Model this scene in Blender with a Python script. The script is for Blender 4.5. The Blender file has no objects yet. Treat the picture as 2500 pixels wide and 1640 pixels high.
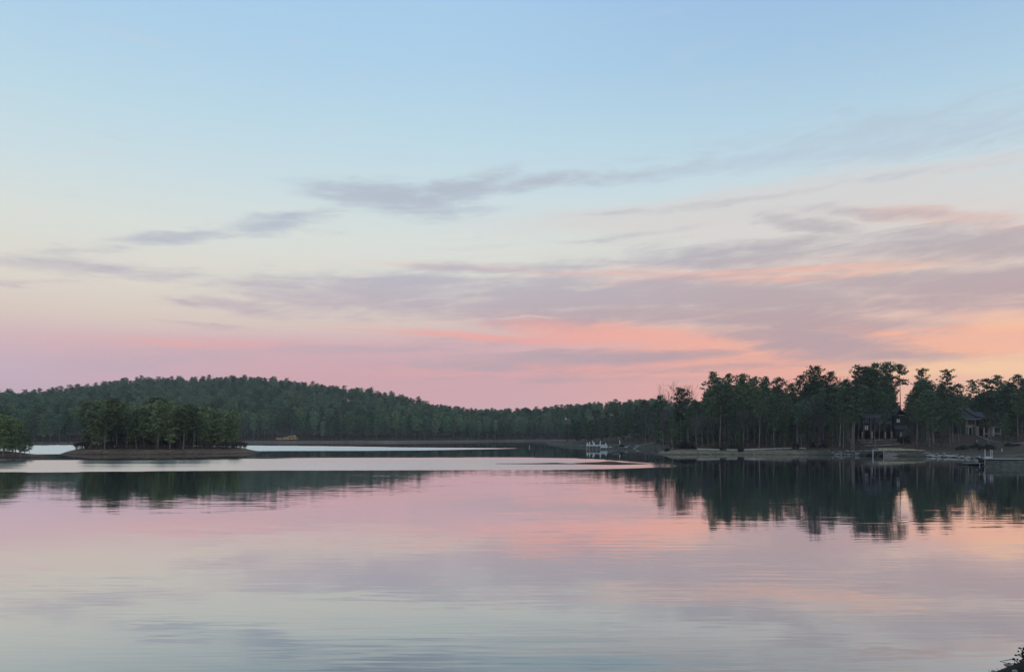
import bpy, math, random
from mathutils import Vector, Matrix
import numpy as np

# ------------------------------------------------------------------ camera
S = bpy.context.scene
C = S.collection
F, CX, HY, CAMZ = 1820.0, 1250.0, 1059.4, 6.0      # focal length / centre / horizon of the 2500 px wide photograph, eye height (m)
cam_d = bpy.data.cameras.new('camera')
cam = bpy.data.objects.new('camera', cam_d); C.objects.link(cam)
cam.location = (0, 0, CAMZ); cam.rotation_euler = (math.radians(90), 0, 0)
cam_d.sensor_width = 36; cam_d.lens = F / 2500 * 36
cam_d.shift_y = (HY - 820) / 2500
cam_d.clip_start = 0.1; cam_d.clip_end = 20000
S.camera = cam
def X_(px, Y): return (px - CX) / F * Y
def Z_(py, Y): return CAMZ + (HY - py) / F * Y
def Yw(py): return F * CAMZ / (py - HY)             # distance of a point of the water surface

def lin(r, g, b):
    f = lambda c: (c / 255 / 12.92) if c / 255 <= 0.04045 else ((c / 255 + 0.055) / 1.055) ** 2.4
    return (f(r), f(g), f(b), 1)

# ------------------------------------------------------------------ node helper
class G:
    def __init__(s, nt): s.nt = nt
    def n(s, t, **k):
        nd = s.nt.nodes.new(t)
        for a, b in k.items(): setattr(nd, a, b)
        return nd
    def put(s, inp, v):
        if isinstance(v, bpy.types.NodeSocket): s.nt.links.new(v, inp)
        elif v is not None: inp.default_value = v
    def m(s, op, a, b=None, c=None, clamp=False):
        nd = s.n('ShaderNodeMath', operation=op, use_clamp=clamp)
        for i, v in enumerate((a, b, c)): s.put(nd.inputs[i], v)
        return nd.outputs[0]
    def v(s, op, a, b=None, scale=None):
        nd = s.n('ShaderNodeVectorMath', operation=op)
        s.put(nd.inputs[0], a)
        if b is not None: s.put(nd.inputs[1], b)
        if scale is not None: s.put(nd.inputs['Scale'], scale)
        return nd.outputs[1] if op in ('DOT_PRODUCT', 'LENGTH') else nd.outputs[0]
    def comb(s, x, y, z):
        nd = s.n('ShaderNodeCombineXYZ')
        for i, q in enumerate((x, y, z)): s.put(nd.inputs[i], q)
        return nd.outputs[0]
    def sep(s, a):
        nd = s.n('ShaderNodeSeparateXYZ'); s.put(nd.inputs[0], a); return nd.outputs
    def ss(s, x, lo, hi, a=0.0, b=1.0, kind='SMOOTHSTEP'):
        nd = s.n('ShaderNodeMapRange', interpolation_type=kind)
        for i, q in enumerate((x, lo, hi, a, b)): s.put(nd.inputs[i], q)
        return nd.outputs[0]
    def mix(s, f, a, b, blend='MIX'):
        nd = s.n('ShaderNodeMix', data_type='RGBA', blend_type=blend)
        s.put(nd.inputs[0], f); s.put(nd.inputs[6], a); s.put(nd.inputs[7], b)
        return nd.outputs[2]
    def noise(s, vec, scale=1.0, detail=3.0, rough=0.5, dist=0.0, col=False):
        nd = s.n('ShaderNodeTexNoise', noise_dimensions='3D')
        s.put(nd.inputs['Vector'], vec); nd.inputs['Scale'].default_value = scale
        nd.inputs['Detail'].default_value = detail; nd.inputs['Roughness'].default_value = rough
        nd.inputs['Distortion'].default_value = dist
        return nd.outputs[1 if col else 0]
    def ramp(s, fac, stops, interp='LINEAR'):
        nd = s.n('ShaderNodeValToRGB'); r = nd.color_ramp; r.interpolation = interp
        while len(r.elements) > 1: r.elements.remove(r.elements[-1])
        r.elements[0].position, r.elements[0].color = stops[0]
        for p, c in stops[1:]:
            e = r.elements.new(p); e.color = c
        s.put(nd.inputs[0], fac); return nd.outputs[0]
    def curve(s, x, pts, lo, hi, top):            # piecewise curve of world x -> value
        u = s.ss(x, lo, hi, kind='LINEAR')
        nd = s.n('ShaderNodeFloatCurve'); c = nd.mapping.curves[0]
        pts = [((p - lo) / (hi - lo), q / top) for p, q in pts]
        c.points[0].location = pts[0]; c.points[1].location = pts[-1]
        for p in pts[1:-1]: c.points.new(*p)
        nd.mapping.update(); s.put(nd.inputs['Value'], u)
        return s.m('MULTIPLY', nd.outputs[0], top)

# ------------------------------------------------------------------ sky
SUN_AZ, SUN_EL = math.radians(52), math.radians(2.0)
W = bpy.data.worlds.new('World'); S.world = W; W.use_nodes = True
W.cycles.sampling_method = 'MANUAL'; W.cycles.sample_map_resolution = 512
W.node_tree.nodes.clear(); g = G(W.node_tree)
tc = g.n('ShaderNodeTexCoord').outputs['Generated']
dx, dy, dz = g.sep(tc)
az = g.m('ARCTAN2', dx, dy); el = g.m('ARCSINE', dz)
def sky_at(px, py):                                 # photograph direction -> azimuth, elevation
    a = math.atan((px - CX) / F)
    return a, math.atan((HY - py) / F * math.cos(a))
# wind-drawn warp of the cloud field
wv = g.comb(g.m('MULTIPLY', az, 4.0), g.m('MULTIPLY', el, 16.0), 0.0)
wn = g.v('SUBTRACT', g.noise(wv, 1.0, 3.0, 0.55, col=True), (0.5, 0.5, 0.5))
wn2 = g.v('SUBTRACT', g.noise(wv, 4.2, 4.0, 0.6, col=True), (0.5, 0.5, 0.5))
warp = g.v('ADD', g.v('MULTIPLY', wn, (0.08, 0.012, 0)), g.v('MULTIPLY', wn2, (0.07, 0.016, 0)))
ae = g.v('ADD', g.comb(az, el, 0.0), warp)
def blob(px, py, hw, hh, tilt=0, w=1.0):
    a, e = sky_at(px, py)
    k = math.cos(a)
    nd = g.n('ShaderNodeTexGradient', gradient_type='SPHERICAL')
    g.put(nd.inputs['Vector'], ae)
    tm = nd.texture_mapping; tm.vector_type = 'TEXTURE'
    tm.translation = (a, e, 0); tm.rotation = (0, 0, math.radians(tilt) - math.tan(e) * math.sin(a))
    tm.scale = (1.9 * 1.12 * hw / F * k * k, 1.9 * 1.22 * hh / F * k, 1)
    return g.ss(nd.outputs[1], 0.0, 1.0, 0.0, w)
def total(blobs, op='ADD'):
    t = None
    for w, b in blobs:
        s_ = blob(*b, w=w)
        if t is None: t = s_
        elif op == 'ADD': t = g.m('ADD', s_, t)
        else: t = g.m('SMOOTH_MAX', s_, t, 0.12)
    return t
def streak(kx, ky, rot, detail=6.0, rough=0.58, seed=0.0):
    c_, s_ = math.cos(rot), math.sin(rot)
    u = g.m('ADD', g.m('MULTIPLY', az, c_), g.m('MULTIPLY', el, s_))
    w_ = g.m('SUBTRACT', g.m('MULTIPLY', el, c_), g.m('MULTIPLY', az, s_))
    vec = g.comb(g.m('MULTIPLY', u, kx), g.m('MULTIPLY', w_, ky), seed)
    return g.m('SUBTRACT', g.noise(vec, 1.0, detail, rough, 0.6), 0.5)
n_a = streak(5.0, 46, 0.05, 6.0, 0.60, seed=3.1)
n_b = streak(3.2, 75, -0.03, 5.0, 0.55, seed=7.7)
n_c = streak(15, 75, 0.09, 6.0, 0.66, seed=1.3)
n_d = streak(2.2, 26, 0.03, 3.0, 0.5, seed=9.1)
n_big = streak(2.0, 9.0, 0.06, 4.0, 0.5, seed=12.0)

e01 = g.m('DIVIDE', el, math.pi / 2)
D = lambda d: d / 90
left = g.ramp(e01, [(0, lin(196, 172, 188)), (D(4.5), lin(203, 179, 193)), (D(6.6), lin(214, 186, 189)), (D(8.0), lin(218, 202, 192)),
                    (D(10.6), lin(222, 216, 205)), (D(14.3), lin(217, 222, 217)), (D(18), lin(202, 220, 226)), (D(22), lin(187, 215, 229)),
                    (D(26), lin(174, 207, 231)), (D(30.5), lin(165, 202, 232)), (D(45), lin(156, 192, 226)), (1, lin(142, 172, 208))])
right = g.ramp(e01, [(0, lin(240, 180, 156)), (D(4.0), lin(243, 196, 168)), (D(6.5), lin(228, 182, 170)), (D(8.5), lin(226, 194, 180)),
                     (D(11), lin(222, 206, 196)), (D(14), lin(214, 214, 210)), (D(17.5), lin(198, 216, 224)), (D(22), lin(176, 206, 225)),
                     (D(26), lin(161, 194, 223)), (D(30.5), lin(150, 182, 222)), (D(45), lin(146, 180, 220)), (1, lin(142, 170, 208))])
sunward = g.m('COSINE', g.m('SUBTRACT', az, SUN_AZ))
fr = g.ss(sunward, 0.50, 1.02)
base = g.mix(fr, left, right)
# pink twilight glow along the horizon under the cloud sheet
pink = total([(0.95, (1230, 950, 560, 100, 0)), (0.90, (1800, 915, 320, 40, 0)), (0.22, (420, 850, 420, 24, 0)), (0.40, (650, 940, 350, 60, 0))])
base = g.mix(g.m('MULTIPLY', pink, 1.0, clamp=True), base, g.mix(g.ss(az, -0.05, 0.42), lin(212, 168, 176), lin(238, 172, 156)))
# thin pale veil, upper right
veil = g.ss(g.m('ADD', total([(0.85, (2250, 520, 560, 75, 6)), (0.55, (1560, 545, 420, 45, 6)), (0.4, (1900, 480, 500, 20, 8))]), g.m('MULTIPLY', n_a, 1.6)), 0.10, 0.9)
sky = g.mix(g.m('MULTIPLY', veil, 0.60), base, lin(217, 208, 205))
veil2 = g.ss(g.m('ADD', total([(0.6, (2320, 300, 420, 60, 5)), (0.6, (1950, 398, 420, 14, 7)), (0.62, (2230, 425, 200, 8, 7)), (0.6, (1600, 427, 330, 11, 6)), (0.4, (1800, 360, 400, 18, 6))]), g.m('MULTIPLY', n_c, 2.2)), 0.15, 1.1)
sky = g.mix(g.m('MULTIPLY', veil2, 0.42), sky, lin(176, 188, 205))
# lit undersides: salmon sheets and streaks behind the grey-mauve clouds
sal = total([(0.70, (1180, 826, 330, 13, -3)), (0.95, (1480, 812, 260, 28, -4)), (0.85, (1690, 842, 190, 36, -6)), (0.40, (1400, 655, 480, 14, 0)), (0.75, (1780, 668, 430, 22, 2)),
             (0.28, (420, 838, 380, 16, 0)), (0.95, (2170, 812, 200, 13, -9)), (1.0, (2440, 806, 200, 26, 0)), (0.8, (2440, 848, 230, 16, 0)),
             (0.55, (2300, 530, 240, 20, -6)), (0.50, (1600, 900, 700, 18, 1)), (0.45, (2420, 748, 220, 12, 3)), (0.4, (1900, 760, 420, 12, 0))], 'MAX')
msal = g.ss(g.m('ADD', sal, g.m('MULTIPLY', g.m('MULTIPLY', n_b, g.ss(sal, 0.03, 0.35)), 2.0)), 0.10, 0.95)
cs = g.mix(g.ss(az, -0.05, 0.55), lin(238, 168, 160), lin(246, 182, 155))
cs = g.mix(g.ss(el, 0.17, 0.26), cs, lin(218, 190, 184))
sky = g.mix(g.m('MULTIPLY', msal, 0.88), sky, cs)
# grey-mauve clouds
cl = total([
    (0.90, (985, 487, 190, 30, -5)), (0.85, (1120, 462, 130, 26, 12)), (0.75, (1290, 448, 150, 16, 7)), (0.42, (1480, 434, 220, 11, 6)), (0.5, (800, 512, 130, 12, 6)), (0.5, (880, 455, 130, 14, 0)), (0.45, (1060, 520, 110, 8, -8)),
    (0.90, (655, 545, 100, 19, 6)), (0.5, (760, 560, 90, 8, -4)), (0.78, (440, 577, 130, 14, 4)), (0.5, (545, 560, 110, 10, 8)), (0.82, (250, 655, 220, 20, -4)), (0.70, (80, 682, 130, 10, 2)), (0.58, (200, 612, 150, 9, 0)), (0.5, (60, 625, 110, 8, -8)),
    (0.85, (450, 737, 70, 10, -14)), (0.80, (610, 747, 180, 17, -4)), (0.55, (520, 796, 130, 5, -4)),
    (1.0, (960, 722, 330, 42, -1)), (1.05, (1330, 730, 420, 48, 0)), (0.70, (780, 700, 200, 16, 3)), (0.75, (1120, 655, 150, 12, 0)), (0.60, (1350, 655, 240, 10, 2)), (0.7, (1000, 690, 260, 16, 0)),
    (0.95, (1850, 620, 360, 26, 3)), (1.05, (2350, 604, 360, 42, 2)), (1.10, (2350, 690, 480, 34, 2)), (1.05, (1780, 722, 460, 40, -1)), (0.95, (2300, 740, 330, 24, 1)), (0.7, (1560, 640, 260, 10, 4)),
    (0.98, (1500, 765, 560, 20, 0)), (0.95, (1950, 775, 320, 36, -2)),
    (1.1, (2010, 840, 220, 38, -7)), (0.95, (2190, 868, 220, 15, -2)), (0.7, (1820, 815, 120, 22, -8)),
    (0.85, (1450, 871, 320, 14, 0)), (0.62, (1650, 902, 300, 9, 2)), (0.60, (1150, 892, 340, 14, 0)), (0.60, (300, 885, 380, 24, 2)), (0.60, (950, 850, 300, 14, 1)), (0.5, (1350, 925, 300, 8, 0)),
    (0.72, (1990, 545, 140, 16, -8)), (0.62, (2150, 520, 180, 12, -3)), (0.45, (1700, 500, 260, 8, 6)), (0.45, (1380, 590, 300, 7, 5))], 'MAX')
out = g.ss(g.m('ABSOLUTE', az), 0.60, 0.85)
belt = g.m('EXPONENT', g.m('MULTIPLY', g.m('POWER', g.m('DIVIDE', g.m('SUBTRACT', el, 0.2), 0.13), 2.0), -1.0))
cl = g.m('MULTIPLY_ADD', g.m('MULTIPLY', out, belt), g.m('MULTIPLY_ADD', n_big, 2.4, 0.35), cl)
tex = g.m('ADD', g.m('MULTIPLY', n_a, 1.35), g.m('MULTIPLY_ADD', n_c, 1.05, g.m('MULTIPLY', n_d, 0.7)))
msk = g.ss(g.m('MULTIPLY_ADD', tex, g.ss(cl, 0.02, 0.40), cl), 0.06, 1.02)
ca = g.mix(g.ss(az, -0.1, 0.50), lin(176, 184, 199), lin(180, 172, 178))
ca = g.mix(g.ss(el, 0.27, 0.12), ca, g.mix(g.ss(az, -0.5, 0.4), lin(192, 172, 183), lin(178, 156, 164)))
sky = g.mix(g.m('MULTIPLY', msk, 0.86), sky, ca)
gold = total([(0.4, (2490, 785, 110, 14, 0)), (0.7, (2430, 893, 260, 18, 1)), (0.3, (2200, 905, 200, 10, 2))])
sky = g.mix(g.m('MULTIPLY', gold, 0.7, clamp=True), sky, lin(253, 212, 164))
trail = blob(1290, 777, 70, 2.5, -1)                 # short bright vapour trail
sky = g.mix(g.m('MULTIPLY', trail, 0.45, clamp=True), sky, lin(232, 208, 196))
below = g.ss(el, -0.02, -0.12)
sky = g.mix(below, sky, lin(120, 118, 122))
nish = g.n('ShaderNodeTexSky', sky_type='NISHITA')
nish.sun_disc = False; nish.sun_elevation = SUN_EL; nish.sun_rotation = SUN_AZ
bg0 = g.n('ShaderNodeBackground'); g.put(bg0.inputs[0], sky); bg0.inputs[1].default_value = 1.02
bg1 = g.n('ShaderNodeBackground'); g.put(bg1.inputs[0], nish.outputs[0]); bg1.inputs[1].default_value = 0.006
add = g.n('ShaderNodeAddShader'); W.node_tree.links.new(bg0.outputs[0], add.inputs[0]); W.node_tree.links.new(bg1.outputs[0], add.inputs[1])
wo = g.n('ShaderNodeOutputWorld'); W.node_tree.links.new(add.outputs[0], wo.inputs[0])

sun_d = bpy.data.lights.new('sun', 'SUN'); sun = bpy.data.objects.new('sun', sun_d); C.objects.link(sun)
sun_d.energy = 0.25; sun_d.angle = math.radians(15); sun_d.color = (1.0, 0.72, 0.52)
d_ = Vector((math.sin(SUN_AZ) * math.cos(SUN_EL), math.cos(SUN_AZ) * math.cos(SUN_EL), math.sin(SUN_EL)))
sun.rotation_euler = d_.to_track_quat('Z', 'Y').to_euler()
sun.location = d_ * 3000
vs = S.view_settings
vs.view_transform = 'Standard'; vs.look = 'None'; vs.exposure = 0.0; vs.gamma = 1.0; vs.use_curve_mapping = False
S.cycles.use_denoising = True
S.cycles.max_bounces = 6; S.cycles.diffuse_bounces = 2; S.cycles.glossy_bounces = 3

# ------------------------------------------------------------------ materials
def mat(name, build, rough=0.85, spec=0.2):
    m = bpy.data.materials.new(name); m.use_nodes = True
    m.node_tree.nodes.clear(); q = G(m.node_tree)
    bs = q.n('ShaderNodeBsdfPrincipled'); o = q.n('ShaderNodeOutputMaterial')
    q.nt.links.new(bs.outputs[0], o.inputs[0])
    bs.inputs['Roughness'].default_value = rough; bs.inputs['Specular IOR Level'].default_value = spec
    q.put(bs.inputs['Base Color'], build(q))
    return m
def plain(c, var=0.25, scale=2.0, stretch=(1, 1, 1), **k):
    def b(q):
        co = q.n('ShaderNodeTexCoord').outputs['Object']
        nz = q.noise(q.v('MULTIPLY', co, stretch), scale, 5, 0.6)
        rnd = q.n('ShaderNodeObjectInfo').outputs['Random']
        f = q.m('MULTIPLY', q.ss(nz, 0.25, 0.75, 1 - var, 1 + var), q.ss(rnd, 0, 1, 0.9, 1.1))
        return q.v('SCALE', c[:3], scale=f)
    return mat('surface', b, **k)
def foliage(dark, light, back):
    def b(q):
        co = q.n('ShaderNodeTexCoord').outputs['Object']
        rnd = q.n('ShaderNodeObjectInfo').outputs['Random']
        nz = q.noise(co, 0.55, 3, 0.6)
        c = q.mix(q.ss(nz, 0.32, 0.68), dark, light)
        c = q.mix(q.ss(q.noise(co, 2.5, 1), 0.60, 0.72, 0, 0.5), c, back)
        c = q.mix(q.ss(rnd, 0.55, 1.0, 0, 0.6), c, back)
        return q.v('SCALE', c, scale=q.ss(q.m('FRACT', q.m('MULTIPLY', rnd, 7.13)), 0.0, 1.0, 0.55, 1.5, 'LINEAR'))
    m = mat('needles', b, 0.7, 0.25)
    return m
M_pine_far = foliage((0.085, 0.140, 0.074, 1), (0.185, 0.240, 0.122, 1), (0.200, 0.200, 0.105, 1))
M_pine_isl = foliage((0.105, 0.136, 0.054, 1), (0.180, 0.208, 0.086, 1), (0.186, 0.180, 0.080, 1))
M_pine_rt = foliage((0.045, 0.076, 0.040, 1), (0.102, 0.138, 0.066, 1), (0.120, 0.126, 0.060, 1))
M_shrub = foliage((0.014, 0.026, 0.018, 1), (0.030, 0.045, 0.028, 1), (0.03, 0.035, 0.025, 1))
M_bark = plain((0.175, 0.152, 0.130, 1), 0.45, 3.0, (1, 1, 0.25))
M_twig = plain((0.120, 0.100, 0.098, 1), 0.3, 1.0)
M_brush = plain((0.110, 0.070, 0.050, 1), 0.4, 1.0)
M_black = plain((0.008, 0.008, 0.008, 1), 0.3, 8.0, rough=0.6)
M_bright = plain((0.78, 0.78, 0.76, 1), 0.1, 3.0)
M_white = plain((0.44, 0.43, 0.41, 1), 0.15, 3.0)
M_wood = plain((0.20, 0.19, 0.18, 1), 0.35, 3.0, (0.3, 3, 3))
M_dark = plain((0.045, 0.042, 0.045, 1), 0.3, 2.0)
M_yellow = plain((0.37, 0.325, 0.215, 1), 0.35, 1.2, (1, 1, 4))
M_stone = plain((0.23, 0.20, 0.17, 1), 0.4, 2.0)
M_wall1 = plain((0.040, 0.037, 0.038, 1), 0.25, 3.0, (0.4, 0.4, 5))
M_wall2 = plain((0.23, 0.19, 0.145, 1), 0.35, 2.5)
M_shaded2 = plain((0.045, 0.05, 0.07, 1), 0.2, 2.5)  # blue-dark shade of the house's left side, put into the wall colour
M_roof = plain((0.062, 0.062, 0.064, 1), 0.3, 4.0, (1, 1, 6))
M_trim = plain((0.44, 0.41, 0.37, 1), 0.2, 3.0)
M_bulk = plain((0.105, 0.105, 0.085, 1), 0.3, 1.0, (1, 1, 3))
M_pane = mat('pane', lambda q: q.mix(0.0, (0.03, 0.04, 0.05, 1), (0, 0, 0, 1)), 0.25, 0.35)
# leaf litter inland, pale exposed mud and sand at the waterline
def ground_mat(litter, litter2, sand, z0, z1, grass=None, mud=None):
    def b(q):
        pos = q.n('ShaderNodeNewGeometry').outputs['Position']
        z = q.sep(pos)[2]
        n1 = q.noise(pos, 0.10, 5, 0.6); n2 = q.noise(pos, 0.9, 5, 0.65)
        inland = q.mix(q.ss(n1, 0.35, 0.65), litter, litter2)
        if grass: inland = q.mix(q.ss(q.noise(pos, 0.05, 3), 0.5, 0.62), inland, grass)
        band = q.noise(q.v('MULTIPLY', pos, (0.03, 0.03, 5.0)), 1.0, 4, 0.6)
        shore = q.v('SCALE', sand[:3], scale=q.ss(band, 0.3, 0.7, 0.65, 1.25))
        if mud:                                        # the pale sand ends where the stony shore begins
            xx, yy, _z = q.sep(pos)
            f = q.m('MAXIMUM', q.ss(q.m('MULTIPLY_ADD', n2, 8.0, xx), 86, 95), q.ss(q.m('MULTIPLY_ADD', n2, 10.0, yy), 236, 250))
            shore = q.mix(f, shore, mud)
        c = q.mix(q.ss(q.m('MULTIPLY_ADD', q.m('SUBTRACT', n1, 0.5), 0.8, z), z0, z1), shore, inland)
        wet = q.ss(q.m('MULTIPLY_ADD', q.m('SUBTRACT', n2, 0.5), 0.25, z), 0.06, 0.30, 0.5, 1.0)          # soaked edge
        n3 = q.noise(q.v('MULTIPLY', pos, (0.5, 1.5, 1.5)), 1.0, 6, 0.7)
        return q.v('SCALE', c, scale=q.m('MULTIPLY', q.m('MULTIPLY', wet, q.ss(n3, 0.3, 0.7, 0.6, 1.4)), q.ss(n2, 0.25, 0.75, 0.7, 1.3)))
    return mat('earth', b, 0.95, 0.1)
M_far = ground_mat((0.105, 0.066, 0.042, 1), (0.065, 0.058, 0.034, 1), (0.235, 0.165, 0.125, 1), 0.9, 1.3)
M_isl = ground_mat((0.115, 0.058, 0.034, 1), (0.080, 0.052, 0.032, 1), (0.185, 0.115, 0.075, 1), 1.25, 1.7)
M_right = ground_mat((0.085, 0.050, 0.034, 1), (0.055, 0.042, 0.028, 1), (0.190, 0.148, 0.100, 1), 1.1, 1.5, mud=(0.085, 0.070, 0.052, 1))
M_bar = ground_mat((0.10, 0.055, 0.04, 1), (0.07, 0.045, 0.035, 1), (0.10, 0.055, 0.04, 1), 1, 2)
M_clay = plain((0.50, 0.25, 0.105, 1), 0.7, 0.5)
M_near = ground_mat((0.048, 0.038, 0.024, 1), (0.030, 0.024, 0.018, 1), (0.08, 0.065, 0.045, 1), 0.3, 0.9)
M_path = plain((0.24, 0.22, 0.20, 1), 0.3, 1.5)
M_lawn = plain((0.075, 0.072, 0.040, 1), 0.35, 0.6)

def water_mat():
    m = bpy.data.materials.new('water'); m.use_nodes = True; m.node_tree.nodes.clear(); q = G(m.node_tree)
    geo = q.n('ShaderNodeNewGeometry'); pos = geo.outputs['Position']
    x, y, z = q.sep(pos)
    wob = q.m('MULTIPLY', q.m('SUBTRACT', q.noise(q.v('MULTIPLY', pos, (0.03, 0.1, 0)), 1.0, 5, 0.65), 0.5), 1.0)
    def zone(near, far, sn, sf, kn, kf):
        yn = q.m('MULTIPLY_ADD', wob, kn, q.curve(x, near, -250, 200, 450))
        yf = q.m('MULTIPLY_ADD', wob, kf, q.curve(x, far, -250, 200, 450))
        a = q.ss(y, q.m('SUBTRACT', yn, sn), q.m('ADD', yn, sn)); b = q.ss(y, q.m('SUBTRACT', yf, sf), q.m('ADD', yf, sf), 1.0, 0.0)
        return q.m('MULTIPLY', a, b)
    za = zone([(-250, 112), (-100, 117), (-81, 118), (-20, 125), (10, 127.5), (34, 138), (60, 155), (200, 160)],
              [(-250, 172), (-150, 172), (-105, 172), (-65, 184), (15, 180), (28, 162), (40, 141), (60, 130), (200, 120)], 2.2, 14, 7, 30)
    za = q.m('MULTIPLY', za, q.ss(x, 6, 40, 1.0, 0.25))
    zb = zone([(-250, 226), (-140, 224), (-100, 262), (-37, 277), (-5, 306), (20, 330), (200, 380)],
              [(-250, 425), (-180, 412), (-130, 388), (-60, 345), (-5, 312), (20, 300), (200, 250)], 4, 14, 10, 34)
    cat = q.ss(q.noise(q.v('MULTIPLY', pos, (0.018, 0.22, 0)), 1.0, 5, 0.6), 0.30, 0.62, 0.72, 1.12)      # cat's paws: streaks of stronger wind
    rough = q.m('ADD', q.m('MULTIPLY_ADD', q.m('MULTIPLY', za, cat), 0.11, 0.028), q.m('MULTIPLY', zb, 0.12))
    # long low ripples, crests across the view, in drifting patches
    patch = q.ss(q.noise(q.v('MULTIPLY', pos, (0.035, 0.085, 0)), 1.0, 3, 0.5), 0.40, 0.70)
    r1 = q.v('SUBTRACT', q.noise(q.v('MULTIPLY', pos, (0.14, 1.9, 0)), 1.0, 3, 0.55, col=True), (0.5, 0.5, 0.5))
    r2 = q.v('SUBTRACT', q.noise(q.v('MULTIPLY', pos, (0.6, 8.5, 0)), 1.0, 2, 0.5, col=True), (0.5, 0.5, 0.5))
    a1 = q.m('ADD', q.m('MULTIPLY', q.m('MULTIPLY', patch, q.ss(y, 20, 75, 1.0, 0.45)), 0.095), 0.011); a2 = q.m('MULTIPLY_ADD', patch, 0.034, 0.026)
    fade = q.ss(y, 60, 260, 1.0, 0.25)
    sl = q.v('ADD', q.v('SCALE', r1, scale=q.m('MULTIPLY', a1, fade)), q.v('SCALE', r2, scale=q.m('MULTIPLY', a2, fade)))
    sx, sy, _ = q.sep(sl)
    lean = q.m('ADD', q.m('MULTIPLY', q.m('MULTIPLY', za, cat), -0.072), q.m('MULTIPLY', zb, -0.155))
    nrm = q.v('NORMALIZE', q.comb(q.m('MULTIPLY', sx, 0.35), q.m('ADD', sy, lean), 1.0))
    gl = q.n('ShaderNodeBsdfGlossy', distribution='GGX'); gl.inputs['Color'].default_value = (0.97, 0.97, 0.97, 1)
    q.put(gl.inputs['Roughness'], rough); q.put(gl.inputs['Normal'], nrm)
    df = q.n('ShaderNodeBsdfDiffuse'); df.inputs['Color'].default_value = (0.042, 0.085, 0.105, 1)
    cosv = q.v('DOT_PRODUCT', geo.outputs['Incoming'], nrm)
    fac = q.m('MAXIMUM', q.m('MULTIPLY_ADD', q.m('POWER', q.m('ABSOLUTE', cosv), 2.0), -6.6, 0.97), 0.05)
    fac = q.m('MULTIPLY', fac, q.m('SUBTRACT', 1.0, q.m('ADD', q.m('MULTIPLY', za, 0.18), q.m('MULTIPLY', zb, 0.12))))
    mx = q.n('ShaderNodeMixShader'); q.put(mx.inputs[0], fac)
    q.nt.links.new(df.outputs[0], mx.inputs[1]); q.nt.links.new(gl.outputs[0], mx.inputs[2])
    o = q.n('ShaderNodeOutputMaterial'); q.nt.links.new(mx.outputs[0], o.inputs[0])
    return m
M_water = water_mat()

# ------------------------------------------------------------------ mesh helpers
class MB:
    def __init__(s): s.v = []; s.f = []
    def box(s, x0, x1, y0, y1, z0, z1):
        b = len(s.v)
        s.v += [(x, y, z) for z in (z0, z1) for y in (y0, y1) for x in (x0, x1)]
        s.f += [tuple(b + i for i in q) for q in ((0, 2, 3, 1), (4, 5, 7, 6), (0, 1, 5, 4), (2, 6, 7, 3), (0, 4, 6, 2), (1, 3, 7, 5))]
        return s
    def tube(s, p, q, r0, r1, n=4, cap=False):
        p, q = Vector(p), Vector(q); d = q - p
        if d.length < 1e-6: return s
        d.normalize(); a = d.orthogonal().normalized(); c = d.cross(a); b = len(s.v)
        for o, r in ((p, r0), (q, r1)):
            for i in range(n):
                t = 2 * math.pi * i / n
                s.v.append(tuple(o + (a * math.cos(t) + c * math.sin(t)) * r))
        for i in range(n):
            j = (i + 1) % n
            s.f.append((b + i, b + j, b + n + j, b + n + i))
        if cap:
            s.f.append(tuple(b + n + i for i in range(n))); s.f.append(tuple(b + n - 1 - i for i in range(n)))
        return s
    def prism(s, poly, axis, a, b_):                 # polygon (u,v) extruded along x or y
        b = len(s.v); n = len(poly)
        for t in (a, b_):
            for u, w in poly: s.v.append((t, u, w) if axis == 'x' else (u, t, w))
        s.f.append(tuple(range(b, b + n))); s.f.append(tuple(range(b + 2 * n - 1, b + n - 1, -1)))
        for i in range(n):
            j = (i + 1) % n; s.f.append((b + i, b + n + i, b + n + j, b + j))
        return s
    def mesh(s, name):
        me = bpy.data.meshes.new(name); me.from_pydata(s.v, [], s.f); me.update(); return me
def link(name, me, m, parent=None, smooth=False):
    o = bpy.data.objects.new(name, me); C.objects.link(o)
    if m is not None and not me.materials: me.materials.append(m)
    if parent is not None: o.parent = parent
    if smooth: me.polygons.foreach_set('use_smooth', [True] * len(me.polygons))
    return o
def part(name, mb, m, parent): return link(name, mb.mesh(name), m, parent)
def tag(o, label, cat, group=None):
    o['label'] = label; o['category'] = cat
    if group: o['group'] = group
    return o
def empty(name, loc, rz=0, scale=1.0):
    o = bpy.data.objects.new(name, None); C.objects.link(o)
    o.location = loc; o.rotation_euler = (0, 0, rz); o.scale = (scale,) * 3 if not isinstance(scale, tuple) else scale
    o.empty_display_size = 0.5
    return o
def structure(name, me, m, smooth=True):
    o = link(name, me, m, smooth=smooth); o['kind'] = 'structure'; return o

def sst(a, b, x):
    t = np.clip((x - a) / (b - a), 0, 1); return t * t * (3 - 2 * t)
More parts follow.
